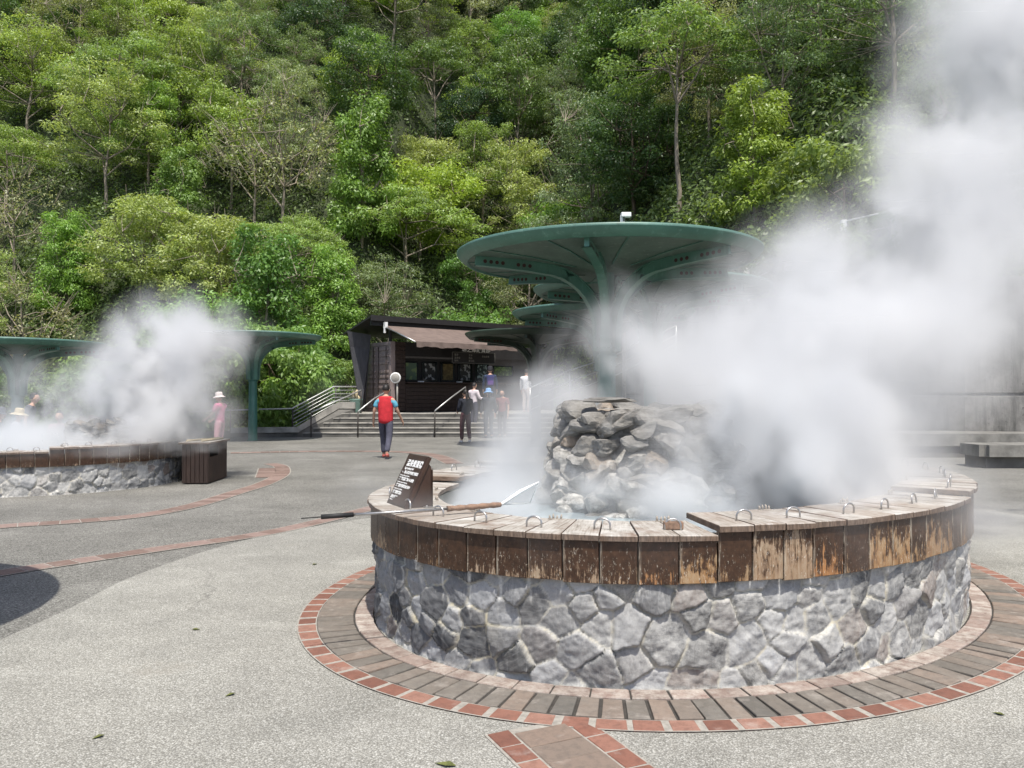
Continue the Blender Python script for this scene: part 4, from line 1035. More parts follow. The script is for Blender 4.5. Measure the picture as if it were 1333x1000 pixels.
# kinds: (leaf colour choices, words)
make_proto('dense0',1,8.0,3.2,1.6,74,185,.19,.085,.82,'dome',8,.15,.6,.6,'barkd')
make_proto('dense1',2,9.0,3.0,1.8,82,175,.185,.085,.78,'dome',9,.16,.62,.6,'barkd')
make_proto('dense2',3,7.0,3.5,1.2,78,185,.20,.09,.86,'dome',8,.14,.55,.65,'barkd')
make_proto('airy0',11,7.5,4.0,2.6,68,190,.165,.075,.80,'umbrella',9,.11,.35,.75,'bark',.3,.2,40,.3)
make_proto('airy1',12,8.2,4.3,3.0,80,175,.165,.075,.78,'tier',10,.10,.46,.7,'bark',-.3,.2,50,.25)
make_proto('airy2',13,6.6,3.6,2.0,66,190,.17,.08,.78,'tier',8,.10,.48,.65,'bark',.1,.2,40,.3)
make_proto('bushy0',21,6.2,2.6,.5,68,200,.185,.08,.70,'column',7,.10,.7,.5,'bark')
make_proto('bushy1',22,5.2,2.9,.4,68,200,.19,.082,.76,'dome',7,.10,.6,.5,'bark')
make_proto('fine0',31,7.6,3.1,1.5,110,130,.13,.05,.58,'dome',9,.11,.5,.6,'bark',0,.35)
make_proto('fine1',32,8.6,3.4,2.2,120,125,.13,.05,.58,'tier',10,.11,.5,.65,'bark',0,.35)
make_proto('tall0',41,11.0,3.1,6.0,54,160,.195,.085,.78,'umbrella',7,.13,.45,.7,'bark',.2,.2,10,.55)
make_proto('tall1',42,10.0,2.7,4.6,56,160,.19,.085,.74,'dome',7,.12,.5,.65,'bark',-.2,.2,10,.5)
make_proto('bare0',51,6.8,2.9,2.2,40,42,.17,.07,.8,'dome',9,.09,.5,.7,'bark',0,.2,110,.25)
make_proto('shrub0',61,2.6,1.7,.1,50,190,.165,.07,.52,'dome',6,.05,.6,.5,'barkd')
make_proto('shrub1',62,2.0,1.8,.1,50,170,.15,.065,.50,'dome',6,.05,.55,.55,'barkd')
make_proto('broad0',63,4.4,2.5,.2,74,170,.23,.10,.66,'dome',7,.07,.6,.45,'barkd',0,.45)
COLS={'dense':[((0.084,0.146,0.047),'dark green'),((0.113,0.190,0.057),'deep green'),((0.076,0.131,0.055),'blackish green')],
      'airy':[((0.281,0.389,0.116),'pale green'),((0.232,0.354,0.103),'light green'),((0.329,0.398,0.151),'yellowish green')],
      'bushy':[((0.210,0.355,0.085),'fresh green'),((0.298,0.415,0.082),'yellow green'),((0.166,0.288,0.079),'mid green')],
      'fine':[((0.201,0.270,0.130),'grey green'),((0.180,0.263,0.096),'olive green'),((0.287,0.329,0.170),'dusty green')],
      'tall':[((0.143,0.238,0.075),'mid green'),((0.180,0.276,0.092),'green')],
      'bare':[((0.311,0.332,0.178),'sparse pale')],
      'shrub':[((0.162,0.261,0.072),'green'),((0.224,0.288,0.079),'yellowish green'),((0.128,0.201,0.065),'dark green')],
      'broad':[((0.198,0.312,0.088),'bright green'),((0.155,0.256,0.079),'glossy green')]}
WORD={'dense':'dense tree','airy':'airy spreading tree','bushy':'bushy tree','fine':'feathery tree','tall':'tall bare-trunked tree','bare':'twiggy tree','shrub':'shrub','broad':'broad leaved shrub'}
TREES=[]
def plant(kind, x, y, z, s=1.0, ci=None, group='trees on the forested slope', label=None, var=None, name=None):
    ks=[k for k in PROTO if k[:-1]==kind]; key=random.choice(ks) if var is None else kind+str(var)
    tmesh,cmesh,H,R=PROTO[key]; c,cw=COLS[kind][ci if ci is not None else random.randrange(len(COLS[kind]))]
    nm=name or ('shrub' if kind in('shrub','broad') else 'tree')
    r=empty(nm,(x,y,z),random.uniform(0,2*PI)); r.scale=(s*random.uniform(.9,1.1),s*random.uniform(.9,1.1),s*random.uniform(.88,1.12))
    t=link('trunk',tmesh,r); cr=link('crown',cmesh,r); f=random.uniform(.85,1.18); g=random.uniform(.93,1.07)
    cr.color=(c[0]*f*g,c[1]*f,c[2]*f*random.uniform(.85,1.15),1)
    r['category']='shrub' if nm=='shrub' else 'tree'; r['group']=group
    TREES.append((r,kind,cw,label,s*H)); return r
def project(p):
    d=p-Vector((0,0,CAMH)); c,s=math.cos(PITCH),math.sin(PITCH); f=d.y*c+d.z*s; w=-d.y*s+d.z*c
    return (666.5+FPX*d.x/f, 500-FPX*w/f) if f>.1 else (-999,-999)
random.seed(21)
# individually placed trees, then the rest of the wood on a jittered grid
spec=[('bushy',985,262,.85,1,0,'bright yellow green bush standing out above the right rim of the largest canopy'),
      ('fine',95,95,1.25,2,0,'pale rounded tree near the top left corner of the slope'),
      ('fine',612,40,1.3,2,1,'pale creamy leaved tree high on the slope above the kiosk'),
      ('tall',566,205,1.0,0,0,'slim tall tree with white trunk in the dark gap above the kiosk'),
      ('tall',672,235,1.05,1,1,'tall tree with forked pale trunk above the left rim of the largest canopy'),
      ('bushy',470,290,1.25,0,0,'large fresh green tree left above the kiosk roof'),
      ('bushy',545,310,1.2,1,1,'yellow green leafy tree straight above the kiosk roof'),
      ('bare',365,300,1.25,0,0,'pale twiggy tree with several thin bare stems left of the kiosk'),
      ('bare',330,270,1.0,0,0,'thin twiggy tree with bare stems beside the pale twiggy one'),
      ('dense',905,110,1.35,0,1,'very large dark tree at the top of the slope above the largest canopy'),
      ('dense',860,60,1.2,2,0,'blackish tree at the upper edge right of centre')]
placed=[]
for k,u,v,s,ci,var,lab in spec:
    p=hill_hit(u,v+30)
    if p is None: continue
    plant(k,p.x,p.y,hill(p.x,p.y)-.2,s,ci,label=lab,var=var); placed.append((p.x,p.y))
def choose(u,v,rng=random):
    r=rng.random()
    if u>1010 and v<330: return rng.choice(['shrub','fine','fine','fine'])
    if u<430 and 130<v<470: return 'airy' if r<.66 else ('bare' if r<.72 else ('bushy' if r<.86 else 'fine'))
    if u<520 and v<=130: return 'dense' if r<.42 else ('fine' if r<.62 else ('bushy' if r<.82 else 'airy'))
    if 620<u<920 and v<=240: return 'dense' if r<.55 else ('tall' if r<.70 else ('fine' if r<.84 else 'bushy'))
    if u>=880: return 'fine' if r<.68 else ('airy' if r<.82 else 'dense')
    if v>250: return 'bushy' if r<.55 else ('airy' if r<.75 else 'fine')
    return 'dense' if r<.30 else ('tall' if r<.42 else ('bushy' if r<.65 else ('fine' if r<.82 else 'airy')))
row=0; Y=21.5
while Y<94:
    sp=3.3 if Y<50 else 3.7
    lim=.64*Y+5; X=-lim+(row%2)*sp/2
    while X<lim:
        x=X+random.uniform(-1.1,1.1); y=Y+random.uniform(-1.0,1.0); X+=sp
        if (y-y0(x))*cfac(x)<1.0: continue
        z=hill(x,y); u,v=project(Vector((x,y,z+3)))
        if v<-60 or u<-120 or u>1450: continue
        if min([((x-a)**2+(y-b)**2) for a,b in placed]+[99])<7: continue
        if x>9 and y<30 and u>1180 and random.random()<.5: continue
        k=choose(u,v); s=random.uniform(.74,1.12)
        if k=='shrub': s*=1.4
        plant(k,x,y,z-.15,s); placed.append((x,y))
    Y+=sp*.82; row+=1
# shrubs at the foot of the slope
FOOT=0
for i in range(26):
    x=-25+i*1.35+random.uniform(-.4,.4); y=y0(x)-2.0+random.uniform(-1.0,.9)
    if x>-6.6: y=max(y,38.5) if x<3 else y
    u,v=project(Vector((x,y,1.5)))
    if u>700 or 375<u<570: continue
    big=(290<u<430)
    plant('broad' if (big or random.random()<.45) else 'shrub',x,y-(1.8 if big else 0),-.05 if x<-6.6 else hill(x,y),random.uniform(.70,1.0),0 if big else None,'shrubs at the foot of the slope')
plant('broad',-9.6,34.0,-.05,1.0,0,'shrubs at the foot of the slope','bright broad leaved shrub beside the sloping stair railing'); plant('shrub',-7.6,36.5,.6,1.0,0,'shrubs at the foot of the slope','green shrub hanging over the wall behind the litter bin')
for i in range(9):
    x=4.3+i*.9; y=y0(x)+.9; plant('shrub',x,y,hill(x,y)-.1,random.uniform(.8,1.1),None,'shrubs on top of the retaining wall')
# ground cover filling the slope between the trees
rng=np.random.default_rng(77); cc=[]
while len(cc)<15000:
    y=rng.uniform(20,80); x=rng.uniform(-.66*y-3,.66*y+3)
    if (y-y0(x))*cfac(x)<.3: continue
    if rng.random()<max(.25,1-(y-20)/85) : cc.append((x,y,hill(x,y)+.15))
cc=np.array(cc); Vv,F,A=leaf_cloud(cc,.60+.45*rng.random(len(cc)),24,.27,.11,rng,.5,.2,.6)
uo=link('undergrowth',npmesh('undergrowth',Vv,F,M['leaf'],{'lf':A},False)); uo.color=(.155,.225,.078,1); tag(uo,'leafy undergrowth covering the slope between the trees','undergrowth',None,'stuff')
# labels that single out each tree by its look and by what it stands above
def where(u,v,z):
    hor=[(90,'at the left edge'),(190,'above the left steam'),(300,'above the left canopies'),(400,'above the railing'),(480,'left of the kiosk'),(570,'above the kiosk door'),(660,'above the awning'),(750,'above the canopy left side'),(850,'above the canopy middle'),(960,'above the canopy right side'),(1080,'right of the canopy'),(1200,'above the fence'),(9999,'behind the right plume')]
    ver=[(60,'topmost'),(125,'near the top'),(190,'high up'),(255,'midway up'),(320,'lower down'),(390,'low down'),(9999,'at the slope foot')]
    return next(w for e,w in ver if v<e),next(w for e,w in hor if u<e)
buck={}
for r,kind,cw,lab,Hh in TREES:
    if lab: r['label']=lab; continue
    u,v=project(r.location+Vector((0,0,Hh*.65))); a,b=where(u,v,0)
    buck.setdefault((cw+' '+WORD[kind],a,b),[]).append((u,v,r))
for (w,a,b),L in buck.items():
    L.sort(key=lambda q:q[0])
    nm={1:[''],2:['left one, ','right one, '],3:['left one, ','middle one, ','right one, ']}.get(len(L),['']*len(L))
    for (u,v,r),pre in zip(L,nm): r['label']=' '.join((pre+w+', '+a+' '+b).split())[:200]

# ================================================================== PEOPLE
def skin(name, verts, edges, radii, mat, parent, sub=2, root=0, smooth=True):
    me=bpy.data.meshes.new(name); me.from_pydata([tuple(v) for v in verts],edges,[]); o=bpy.data.objects.new(name,me); COL.objects.link(o)
    md=o.modifiers.new('s','SKIN'); md.use_smooth_shade=True
    sv=me.skin_vertices[0].data
    for i,r in enumerate(radii):
        sv[i].radius=(r,r) if not isinstance(r,tuple) else r; sv[i].use_root=(i==root)
    o.modifiers.new('u','SUBSURF').levels=sub
    dg=bpy.context.evaluated_depsgraph_get(); m2=bpy.data.meshes.new_from_object(o.evaluated_get(dg)); bpy.data.objects.remove(o)
    m2.name=name; m2.materials.clear(); m2.materials.append(mat)
    for p in m2.polygons: p.use_smooth=True
    return link(name,m2,parent)
CL={}
def cloth(c,key=None):
    k=tuple(c)
    if k not in CL: CL[k]=mat_plain('fabric_%d'%len(CL),c,.85,0,.18,14,.12,.2)
    return CL[k]
SKINM=mat_plain('skin',(.50,.30,.21),.55,0,.08,20,.03); HAIRM=mat_plain('black_hair',(.018,.014,.012),.5,0,.3,40,.2)
def ellips(mb,c,r,mi=0,n=16,m=10,fn=None):
    V=[];F=[]
    for i in range(m+1):
        t=PI*i/m
        for j in range(n):
            a=2*PI*j/n; p=Vector((math.sin(t)*math.cos(a),math.sin(t)*math.sin(a),math.cos(t)))
            if fn: p=fn(p)
            V.append((c[0]+p.x*r[0],c[1]+p.y*r[1],c[2]+p.z*r[2]))
    for i in range(m):
        for j in range(n): F.append((i*n+j,(i+1)*n+j,(i+1)*n+(j+1)%n,i*n+(j+1)%n))
    mb.add(V,F,mi,None,True)
def person(loc, face, H, label, top, bottom, shoes=(.05,.05,.05), pose='stand', sleeves='short', vest=None, hat=None, hair='short', bag=None, skirt=None, arms=None, step=0.0, bend=0.0):
    """local frame: +y is the way the person faces; built 1.7 m tall, then scaled"""
    root=empty('person',loc,face); root.scale=(H/1.7,)*3; tag(root,label,'person')
    V=Vector
    sit=pose=='sit'
    hipz=.90 if not sit else .48
    d=hipz-.90
    lean=lambda z: bend*max(0,z-hipz)
    def T(x,y,z): return V((x,y+lean(z+d),z+d))
    pel=T(0,0,.92); wai=T(0,-.005,1.06); che=T(0,-.01,1.26); shc=T(0,-.015,1.40); nec=T(0,.0,1.475); hd0=T(0,.02,1.54)
    hipL,hipR=T(-.095,0,.88),T(.095,0,.88)
    if sit:
        kL,kR=V((-.12,.42,hipz+.02)),V((.12,.42,hipz+.02)); aL,aR=V((-.12,.46,.09)),V((.12,.46,.09))
    else:
        kL,kR=V((-.10,.03+step*.5,.49)),V((.10,.03-step*.35,.49)); aL,aR=V((-.10,-.02+step*.9,.09)),V((.10,-.03-step*.95,.09+abs(step)*.22))
    tL,tR=aL+V((-.015,.17,-.045)),aR+V((.015,.17,-.045 if step==0 or sit else -.07))
    if step and not sit: tR=aR+V((.01,.10,-.09))
    sL,sR=T(-.185,-.015,1.385),T(.185,-.015,1.385)
    ar=arms or ((-.245,.02,1.11,-.255,.10,.86),(.245,-.02,1.11,.26,.06,.86))
    def A(q): return T(*q[:3]),T(*q[3:])
    eL,wL=A(ar[0]); eR,wR=A(ar[1])
    # ---- body (one continuous skin)
    vs_=[pel,wai,che,shc,nec,hd0, hipL,kL,aL,tL, hipR,kR,aR,tR, sL,eL,wL, sR,eR,wR]
    rs=[(.135,.10),(.125,.09),(.15,.105),(.12,.085),.055,.05, .082,.055,.038,.03,.082,.055,.038,.03, .055,.04,.028,.055,.04,.028]
    ed=[(0,1),(1,2),(2,3),(3,4),(4,5),(0,6),(6,7),(7,8),(8,9),(0,10),(10,11),(11,12),(12,13),(3,14),(14,15),(15,16),(3,17),(17,18),(18,19)]
    for (e,w,base,sg) in ((eL,wL,16,-1),(eR,wR,19,1)):
        dr=(w-e).normalized(); fw=V((0,1,0)); fw=(fw-dr*fw.dot(dr)).normalized(); inn=dr.cross(fw)*sg
        if inn.x*sg>0: inn=-inn
        pm=w+dr*.065; i0=len(vs_); vs_.append(pm); rs.append((.026,.026)); ed.append((base,i0))
        for q,(off,l) in enumerate(((.030,.070),(.011,.080),(-.009,.076),(-.028,.060))):
            k0=pm+dr*.028+fw*off; k1=k0+dr*l*.5+inn*.008; k2=k1+dr*l*.42+inn*.022
            b=len(vs_); vs_+= [k0,k1,k2]; rs+=[.0095,.0085,.007]; ed+=[(i0,b),(b,b+1),(b+1,b+2)]
        t0=w+dr*.035+fw*.034; t1=t0+dr*.035+fw*.018+inn*.008; b=len(vs_); vs_+=[t0,t1]; rs+=[.011,.009]; ed+=[(base,b),(b,b+1)]
    body=skin('body',vs_,ed,rs,SKINM,root,1)
    # head joined into the body mesh
    hc=hd0+V((0,.015,.075)); mb=MB()
    def hf(p):
        q=p.copy()
        if q.z<0: q.x*=1+.22*q.z; q.y*=1+.10*q.z
        if q.y>0: q.y*=.95
        return q
    ellips(mb,hc,(.076,.098,.120),0,20,14,hf)
    mb.add([hc+V((0,.122,-.022)),hc+V((-.016,.088,-.032)),hc+V((.016,.088,-.032)),hc+V((0,.090,.022)),hc+V((0,.092,-.04))],[(0,3,1),(0,2,3),(0,1,4),(0,4,2)],0,None,True)
    for s_ in (-1,1): ellips(mb,hc+V((s_*.078,-.008,-.012)),(.012,.022,.034),0,8,6)
    for s_ in (-1,1): ellips(mb,hc+V((s_*.03,.087,.008)),(.013,.006,.008),1,8,6)
    ellips(mb,hc+V((0,.088,-.062)),(.024,.008,.007),2,8,6)
    hm=mb.build('head_tmp',[SKINM,cloth((.02,.02,.02)),cloth((.32,.12,.10))])
    bm=bmesh.new(); bm.from_mesh(body.data); n0=len(bm.faces); bm.from_mesh(hm.data); bm.to_mesh(body.data); bm.free()
    body.data.materials.append(cloth((.02,.02,.02))); body.data.materials.append(cloth((.32,.12,.10))); bpy.data.objects.remove(hm)
    # ---- hair
    mb=MB()
    def hr(p):
        q=p.copy()
        if q.y>.15 and q.z<.45: q.y=.15; 
        if q.z<-.35: q.z=-.35-(q.z+.35)*.2; 
        return q
    if hair!='none':
        ellips(mb,hc+V((0,-.014,.020)),(.086,.104,.118),0,20,14,hr)
        if hair in('pony','long'):
            mb.tube([hc+V((0,-.10,.03)),hc+V((0,-.15,-.03)),hc+V((0,-.145,-.15)),hc+V((0,-.125,-.27 if hair=='pony' else -.20))],[.035,.042,.036,.008],8)
        mb.build('hair',HAIRM,root)
    # ---- trousers / skirt
    if skirt is None:
        tv=[T(0,0,.93),T(0,0,1.06),hipL,kL,aL+V((0,0,.02)),hipR,kR,aR+V((0,0,.02))]
        skin('trousers',tv,[(0,1),(0,2),(2,3),(3,4),(0,5),(5,6),(6,7)],[(.15,.118),(.138,.105),.104,.078,.064,.104,.078,.064],cloth(bottom),root,2)
    else:
        mb=MB(); mb.lathe([(.13,1.02),(.17,.90),(.215,.55),(.22,.52),(.19,.53)],20,0,Matrix.Translation((0,0,d))@Matrix.Diagonal((1,.8,1,1))); mb.build('skirt',cloth(skirt),root)
    # ---- shoes
    for a,t in ((aL,tL),(aR,tR)):
        dv=(t-a); skin('shoe',[a+V((0,-.045,-.035)),a+V((0,.02,-.02))+dv*.25,a+dv*.65+V((0,0,.0)),t],[(0,1),(1,2),(2,3)],[(.042,.042),(.046,.05),(.046,.036),(.036,.028)],cloth(shoes),root,1)
    # ---- shirt
    tv=[T(0,0,.86),wai,che,shc,T(0,0,1.445)]; te=[(0,1),(1,2),(2,3),(3,4)]; tr_=[(.168,.135),(.155,.120),(.172,.128),(.142,.105),(.075,.07)]
    for s0,e,w in ((sL,eL,wL),(sR,eR,wR)):
        b=len(tv); tv.append(s0 if not vest else s0.lerp(e,.22)); tr_.append(.082); te.append((3,b)); end=s0.lerp(e,.72) if sleeves=='short' else e
        tv.append(end); tr_.append(.068 if sleeves=='short' else .060); te.append((b,b+1))
        if sleeves!='short': tv.append(e.lerp(w,.88)); tr_.append(.046); te.append((b+1,b+2))
    if vest: tr_[:5]=[(.13,.10),(.12,.09),(.12,.09),(.10,.08),(.05,.05)]; tr_[5]=.070; tr_[7]=.070
    skin('shirt',tv,te,tr_,cloth(top),root,2)
    if vest:
        vv=[T(0,0,.80),T(0,0,.93),T(0,-.005,1.10),T(0,-.012,1.28),T(0,-.015,1.39),T(0,0,1.45),T(-.20,-.015,1.375),T(.20,-.015,1.375)]
        vr=[(.190,.155),(.192,.156),(.192,.150),(.215,.160),(.195,.140),(.095,.085),.098,.098]
        skin('vest',vv,[(0,1),(1,2),(2,3),(3,4),(4,5),(4,6),(4,7)],vr,cloth(vest),root,2)
    if hat:
        c,brim,hgt=hat; mb=MB(); Mh=Matrix.Translation(hc+V((0,-.01,.045)))@Matrix.Rotation(-.12,4,'X')
        mb.lathe([(brim,-.045),(brim*.82,-.02),(.102,.0),(.101,.01),(.098,hgt*.7),(.085,hgt),(.04,hgt+.012),(.001,hgt+.014)],28,0,Mh); mb.lathe([(brim,-.047),(brim*.82,-.026),(.098,-.008)],28,0,Mh); mb.build('hat',cloth(c),root)
    if bag:
        b=empty('backpack',(0,0,0)) if False else None
        mb=MB(); mb.box((-.14,-.30,1.02+d),(.14,-.13,1.42+d),0,.05); mb.box((-.10,-.335,1.06+d),(.10,-.29,1.22+d),1,.02)
        o=mb.build('backpack',[cloth(bag),cloth((bag[0]*2.5+.02,bag[1]*1.2+.01,bag[2]*1.6+.02))],None); o.matrix_world=Matrix.Translation(loc)@Matrix.Rotation(face,4,'Z')@Matrix.Scale(H/1.7,4)
        tag(o,'dark blue backpack worn by the man at the top of the steps','backpack')
    return root
P=gp(502,597)
person(P,math.radians(-8),1.78,'man in a red vest and grey trousers walking toward the steps',(.12,.36,.48),(.085,.085,.115),(.42,.12,.10),'stand','short',(.52,.035,.045),None,'short',None,None,((-.27,-.04,1.12,-.315,.06,.88),(.275,.04,1.12,.335,.19,.90)),.22)
person(gp(606,577),math.radians(25),1.70,'woman in dark clothes with a ponytail and shoulder bag by the middle handrail',(.018,.02,.03),(.075,.03,.035),(.5,.5,.5),'stand','long',None,None,'pony',None,None,((-.24,.0,1.11,-.20,.20,1.02),(.24,.05,1.12,.14,.26,1.0)),.10)
person(Vector((at(638,520,31.9).x,31.9,.86)),math.radians(5),1.78,'man with a dark hood and blue backpack standing at the top of the steps',(.03,.045,.085),(.03,.03,.04),(.05,.05,.05),'stand','long',None,((.03,.03,.035),.11,.11),'short',(.035,.035,.12),None,None)
person(Vector((at(636,545,28.9).x,28.9,.0)),math.radians(10),1.74,'woman in a light blue bucket hat and dark clothes in front of the steps',(.03,.035,.045),(.035,.04,.05),(.06,.06,.06),'stand','long',None,((.19,.36,.62),.19,.11),'long',None,None,None)
person(Vector((at(617,545,30.7).x,30.7,.344)),math.radians(-40),1.66,'person in a white and pink top on the steps behind the woman in black',(.68,.60,.62),(.05,.05,.07),(.6,.6,.6),'stand','long',None,None,'short',None,None,((-.26,.10,1.16,-.30,.30,1.25),(.26,.05,1.12,.34,.25,1.12)))
person(Vector((at(654,540,29.4).x,29.4,.0)),math.radians(160),1.72,'person in a maroon top facing the viewer through thin steam',(.20,.055,.05),(.06,.05,.05),(.1,.1,.1),'stand','short',None,None,'short',None,None,None)
person(Vector((at(685,520,32.5).x,32.5,.86)),math.radians(-25),1.72,'person in a white shirt and pale shorts standing under the dark olive canopy',(.72,.72,.73),(.55,.46,.42),(.7,.5,.5),'stand','long',None,None,'short',None,None,None)
person(Vector((at(286,560,20.5).x,20.5,0)),math.radians(80),1.58,'woman in a pink shirt and white sun hat behind the far left pool',(.62,.16,.30),(.55,.30,.34),(.5,.5,.5),'stand','short',None,((.66,.58,.55),.17,.10),'short',None,None,((-.24,.10,1.14,-.2,.30,1.02),(.24,.10,1.12,.2,.30,1.0)))
person(Vector((at(34,560,17.6).x,17.6,-.05)),math.radians(-70),1.62,'dark haired man in a grey shirt leaning over the far left pool',(.10,.10,.115),(.06,.06,.07),(.1,.1,.1),'stand','short',None,None,'short',None,None,None,0,.22)
person(Vector((at(19,560,17.0).x,17.0,.0)),math.radians(-60),1.62,'person in a straw hat and white top seated behind the far left pool',(.60,.60,.64),(.10,.10,.12),(.3,.3,.3),'sit','long',None,((.56,.47,.30),.19,.10),'short',None,None,None,0,.1)
person(Vector((at(78,560,17.3).x,17.3,-.05)),math.radians(185),1.62,'person in a pale pink top with white sleeves seated in the steam',(.60,.26,.30),(.12,.10,.12),(.3,.3,.3),'sit','long',None,None,'short',None,None,None)
person(Vector((at(-2,560,16.6).x,16.6,.0)),math.radians(-50),1.66,'person in dark clothes seated at the far left picture edge',(.03,.035,.045),(.05,.05,.06),(.3,.3,.3),'sit','long',None,((.10,.11,.13),.13,.10),'short',None,None,None)

# ================================================================== STEAM
def mat_steam(name, dens, col=(.885,.888,.892), g=.2):
    t=NT(name); v=t.n('ShaderNodeVolumePrincipled',{'Density':dens,'Anisotropy':g}); t.set(v.inputs['Color'],col); v.inputs['Density Attribute'].default_value='density'
    t.t.links.new(v.outputs[0],t.out.inputs[1]); return t.mat
def steam(name, blobs, lo, hi, vox, dens, label, seed, warp=.7, nscale=.75, thr=(.40,.60), wind=(0,0,0)):
    """density = sum of soft puffs, broken up by turbulent noise, sampled once into a voxel grid"""
    gt=bpy.data.node_groups.new(name,'GeometryNodeTree'); gt.interface.new_socket('Geometry',in_out='INPUT',socket_type='NodeSocketGeometry'); gt.interface.new_socket('Geometry',in_out='OUTPUT',socket_type='NodeSocketGeometry')
    N=gt.nodes; L=gt.links
    def S(sock,v):
        if isinstance(v,bpy.types.NodeSocket): L.new(v,sock)
        else: sock.default_value=v
    def vm(op,a,b=None,out=0):
        x=N.new('ShaderNodeVectorMath'); x.operation=op; S(x.inputs[0],a)
        if b is not None: S(x.inputs[1],b)
        return x.outputs[out]
    def mm(op,a,b=0.0,clamp=False):
        x=N.new('ShaderNodeMath'); x.operation=op; x.use_clamp=clamp; S(x.inputs[0],a); S(x.inputs[1],b); return x.outputs[0]
    def nz(vec,sc,det,rough,out):
        x=N.new('ShaderNodeTexNoise'); x.noise_dimensions='3D'; S(x.inputs['Vector'],vec); S(x.inputs['Scale'],sc); S(x.inputs['Detail'],det); S(x.inputs['Roughness'],rough); return x.outputs[out]
    pos=N.new('GeometryNodeInputPosition').outputs[0]
    p0=vm('ADD',pos,(seed*3.1,seed*1.7,seed*.9))
    w1=vm('MULTIPLY',vm('SUBTRACT',nz(p0,.9,2.0,.5,'Color'),(.5,.5,.5)),(warp*1.6,)*3); w2=vm('MULTIPLY',vm('SUBTRACT',nz(p0,3.0,3.0,.6,'Color'),(.5,.5,.5)),(warp*.55,)*3)
    P=vm('ADD',vm('ADD',pos,w1),w2)
    tot=None
    for (c,r,a) in blobs:
        q=vm('DIVIDE',vm('SUBTRACT',P,tuple(c)),tuple(r)); d2=vm('DOT_PRODUCT',q,q,1)
        e=mm('MULTIPLY',mm('POWER',2.7182818,mm('MULTIPLY',d2,-1.15)),a); tot=e if tot is None else mm('ADD',tot,e)
    pw=vm('ADD',p0,vm('MULTIPLY',w1,(.6,.6,.6)))
    n=nz(vm('MULTIPLY',pw,(1.0,1.0,.72)),nscale*1.25,8.0,.66,0)
    mr=N.new('ShaderNodeMapRange'); mr.interpolation_type='SMOOTHSTEP'; S(mr.inputs[0],n)
    for i,k in enumerate((thr[0],thr[1],0.03,1.5)): S(mr.inputs[i+1],k)
    e2=nz(vm('ADD',vm('MULTIPLY',P,(1.0,1.0,.8)),(7.0,3.0,1.0)),2.3,6.0,.68,0)
    m2=N.new('ShaderNodeMapRange'); S(m2.inputs[0],e2)
    for i,k in enumerate((.36,.62,.44,0.0)): S(m2.inputs[i+1],k)
    dn_=mm('SUBTRACT',mm('MULTIPLY',mm('MULTIPLY',tot,mr.outputs[0]),1.28),mm('ADD',mm('MULTIPLY',m2.outputs[0],mm('MINIMUM',mm('MULTIPLY',tot,1.2),1.0)),.035))
    dn_=mm('MAXIMUM',dn_,0.0)
    # never inside the pool rim or under ground
    vc=N.new('GeometryNodeVolumeCube'); S(vc.inputs['Density'],dn_); vc.inputs['Background'].default_value=0
    vc.inputs['Min'].default_value=lo; vc.inputs['Max'].default_value=hi
    for k,a,b in (('X',lo[0],hi[0]),('Y',lo[1],hi[1]),('Z',lo[2],hi[2])): vc.inputs['Resolution '+k].default_value=max(8,int((b-a)/vox))
    sm=N.new('GeometryNodeSetMaterial'); sm.inputs['Material'].default_value=mat_steam(name+'_vapour',dens)
    go=N.new('NodeGroupOutput'); L.new(vc.outputs[0],sm.inputs[0]); L.new(sm.outputs[0],go.inputs[0])
    vol=bpy.data.volumes.new(name); o=link(name,vol); md=o.modifiers.new('puffs','NODES'); md.node_group=gt
    vol.materials.append(sm.inputs['Material'].default_value)
    tag(o,label,'steam',None,'stuff'); return o
def pb(u,v,Y,ru,rv,ry,a):
    p=at(u,v,Y); return (p,(ru*Y/FPX,ry,rv*Y/FPX),a)
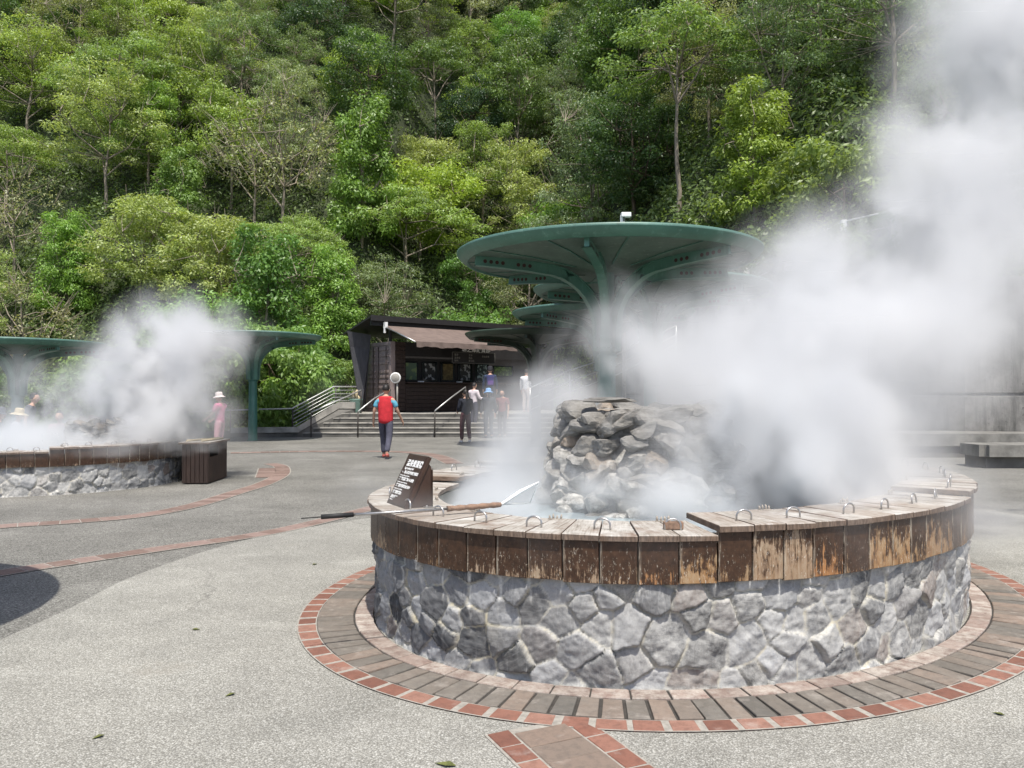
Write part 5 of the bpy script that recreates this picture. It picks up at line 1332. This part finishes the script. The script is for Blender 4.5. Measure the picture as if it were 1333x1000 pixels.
near=[((1.4,6.4,.74),(1.65,1.45,.20),1.7), pb(600,636,6.0,42,22,.55,1.2), pb(655,640,6.2,50,42,.8,1.5), pb(690,595,6.8,48,58,.7,1.35), pb(724,552,7.2,38,46,.6,.95), pb(850,662,5.7,170,24,.6,1.1), pb(935,590,5.6,66,85,.5,5.5), pb(915,545,5.9,52,48,.42,4.2), pb(870,648,5.5,80,34,.5,1.8), pb(1010,632,5.3,110,42,.5,3.2), pb(1110,628,5.6,60,42,.6,2.4), pb(1000,575,6.4,105,110,.9,1.5), pb(1080,600,6.3,66,85,.9,1.7),
      pb(960,500,7.4,100,85,.9,1.1), pb(1055,425,7.0,92,85,1.1,2.1), pb(1130,485,7.2,82,95,1.0,1.4), pb(1075,350,7.6,65,60,.9,1.0), pb(1150,355,7.8,105,82,1.2,1.15), pb(1255,395,8.0,80,75,1.2,.62),
      pb(1245,250,8.4,66,90,1.0,1.25), pb(1295,110,8.8,70,115,1.0,1.5), pb(1340,-20,9.2,90,120,1.1,1.5), pb(1360,290,8.6,90,100,1.2,.65),
      pb(768,505,7.8,58,58,.7,1.05), pb(870,480,8.2,70,45,.7,.8), pb(805,440,8.3,42,46,.5,.75), pb(1185,190,8.3,60,75,.8,.35)]
steam('steam',near,(-1.4,3.9,.60),(8.2,11.0,6.6),.043,2.0,'thick white steam rolling off the near pool and rising to the right',1)
far=[((-8.2,14.4,.72),(2.0,1.9,.22),1.4), pb(195,545,14.3,66,42,.9,1.7), pb(165,560,13.6,42,26,.45,1.2), pb(215,490,14.6,58,58,.8,1.8), pb(160,510,14.5,42,55,.7,.9), pb(235,430,14.9,60,38,.7,1.0), pb(80,560,13.9,50,38,.8,1.0), pb(50,510,14.2,40,40,.7,.5), pb(280,560,14.8,35,28,.6,.2), pb(285,438,15.0,45,26,.6,.45), pb(20,565,14.0,40,30,.7,.5)]
steam('steam',far,(-10.8,12.0,.60),(-3.6,17.0,3.7),.05,2.4,'white steam rising off the far left pool',4,.45,1.0)
thin=[pb(430,520,28,60,40,1.2,.10), pb(670,590,25,45,24,1.3,.22), pb(735,540,26,42,45,1.3,.25)]
steam('steam',thin,(-8.0,24.0,.2),(4.0,31.0,4.0),.14,.5,'thin drifting steam in front of the kiosk steps',7,.9,.5)
#@@SECTION
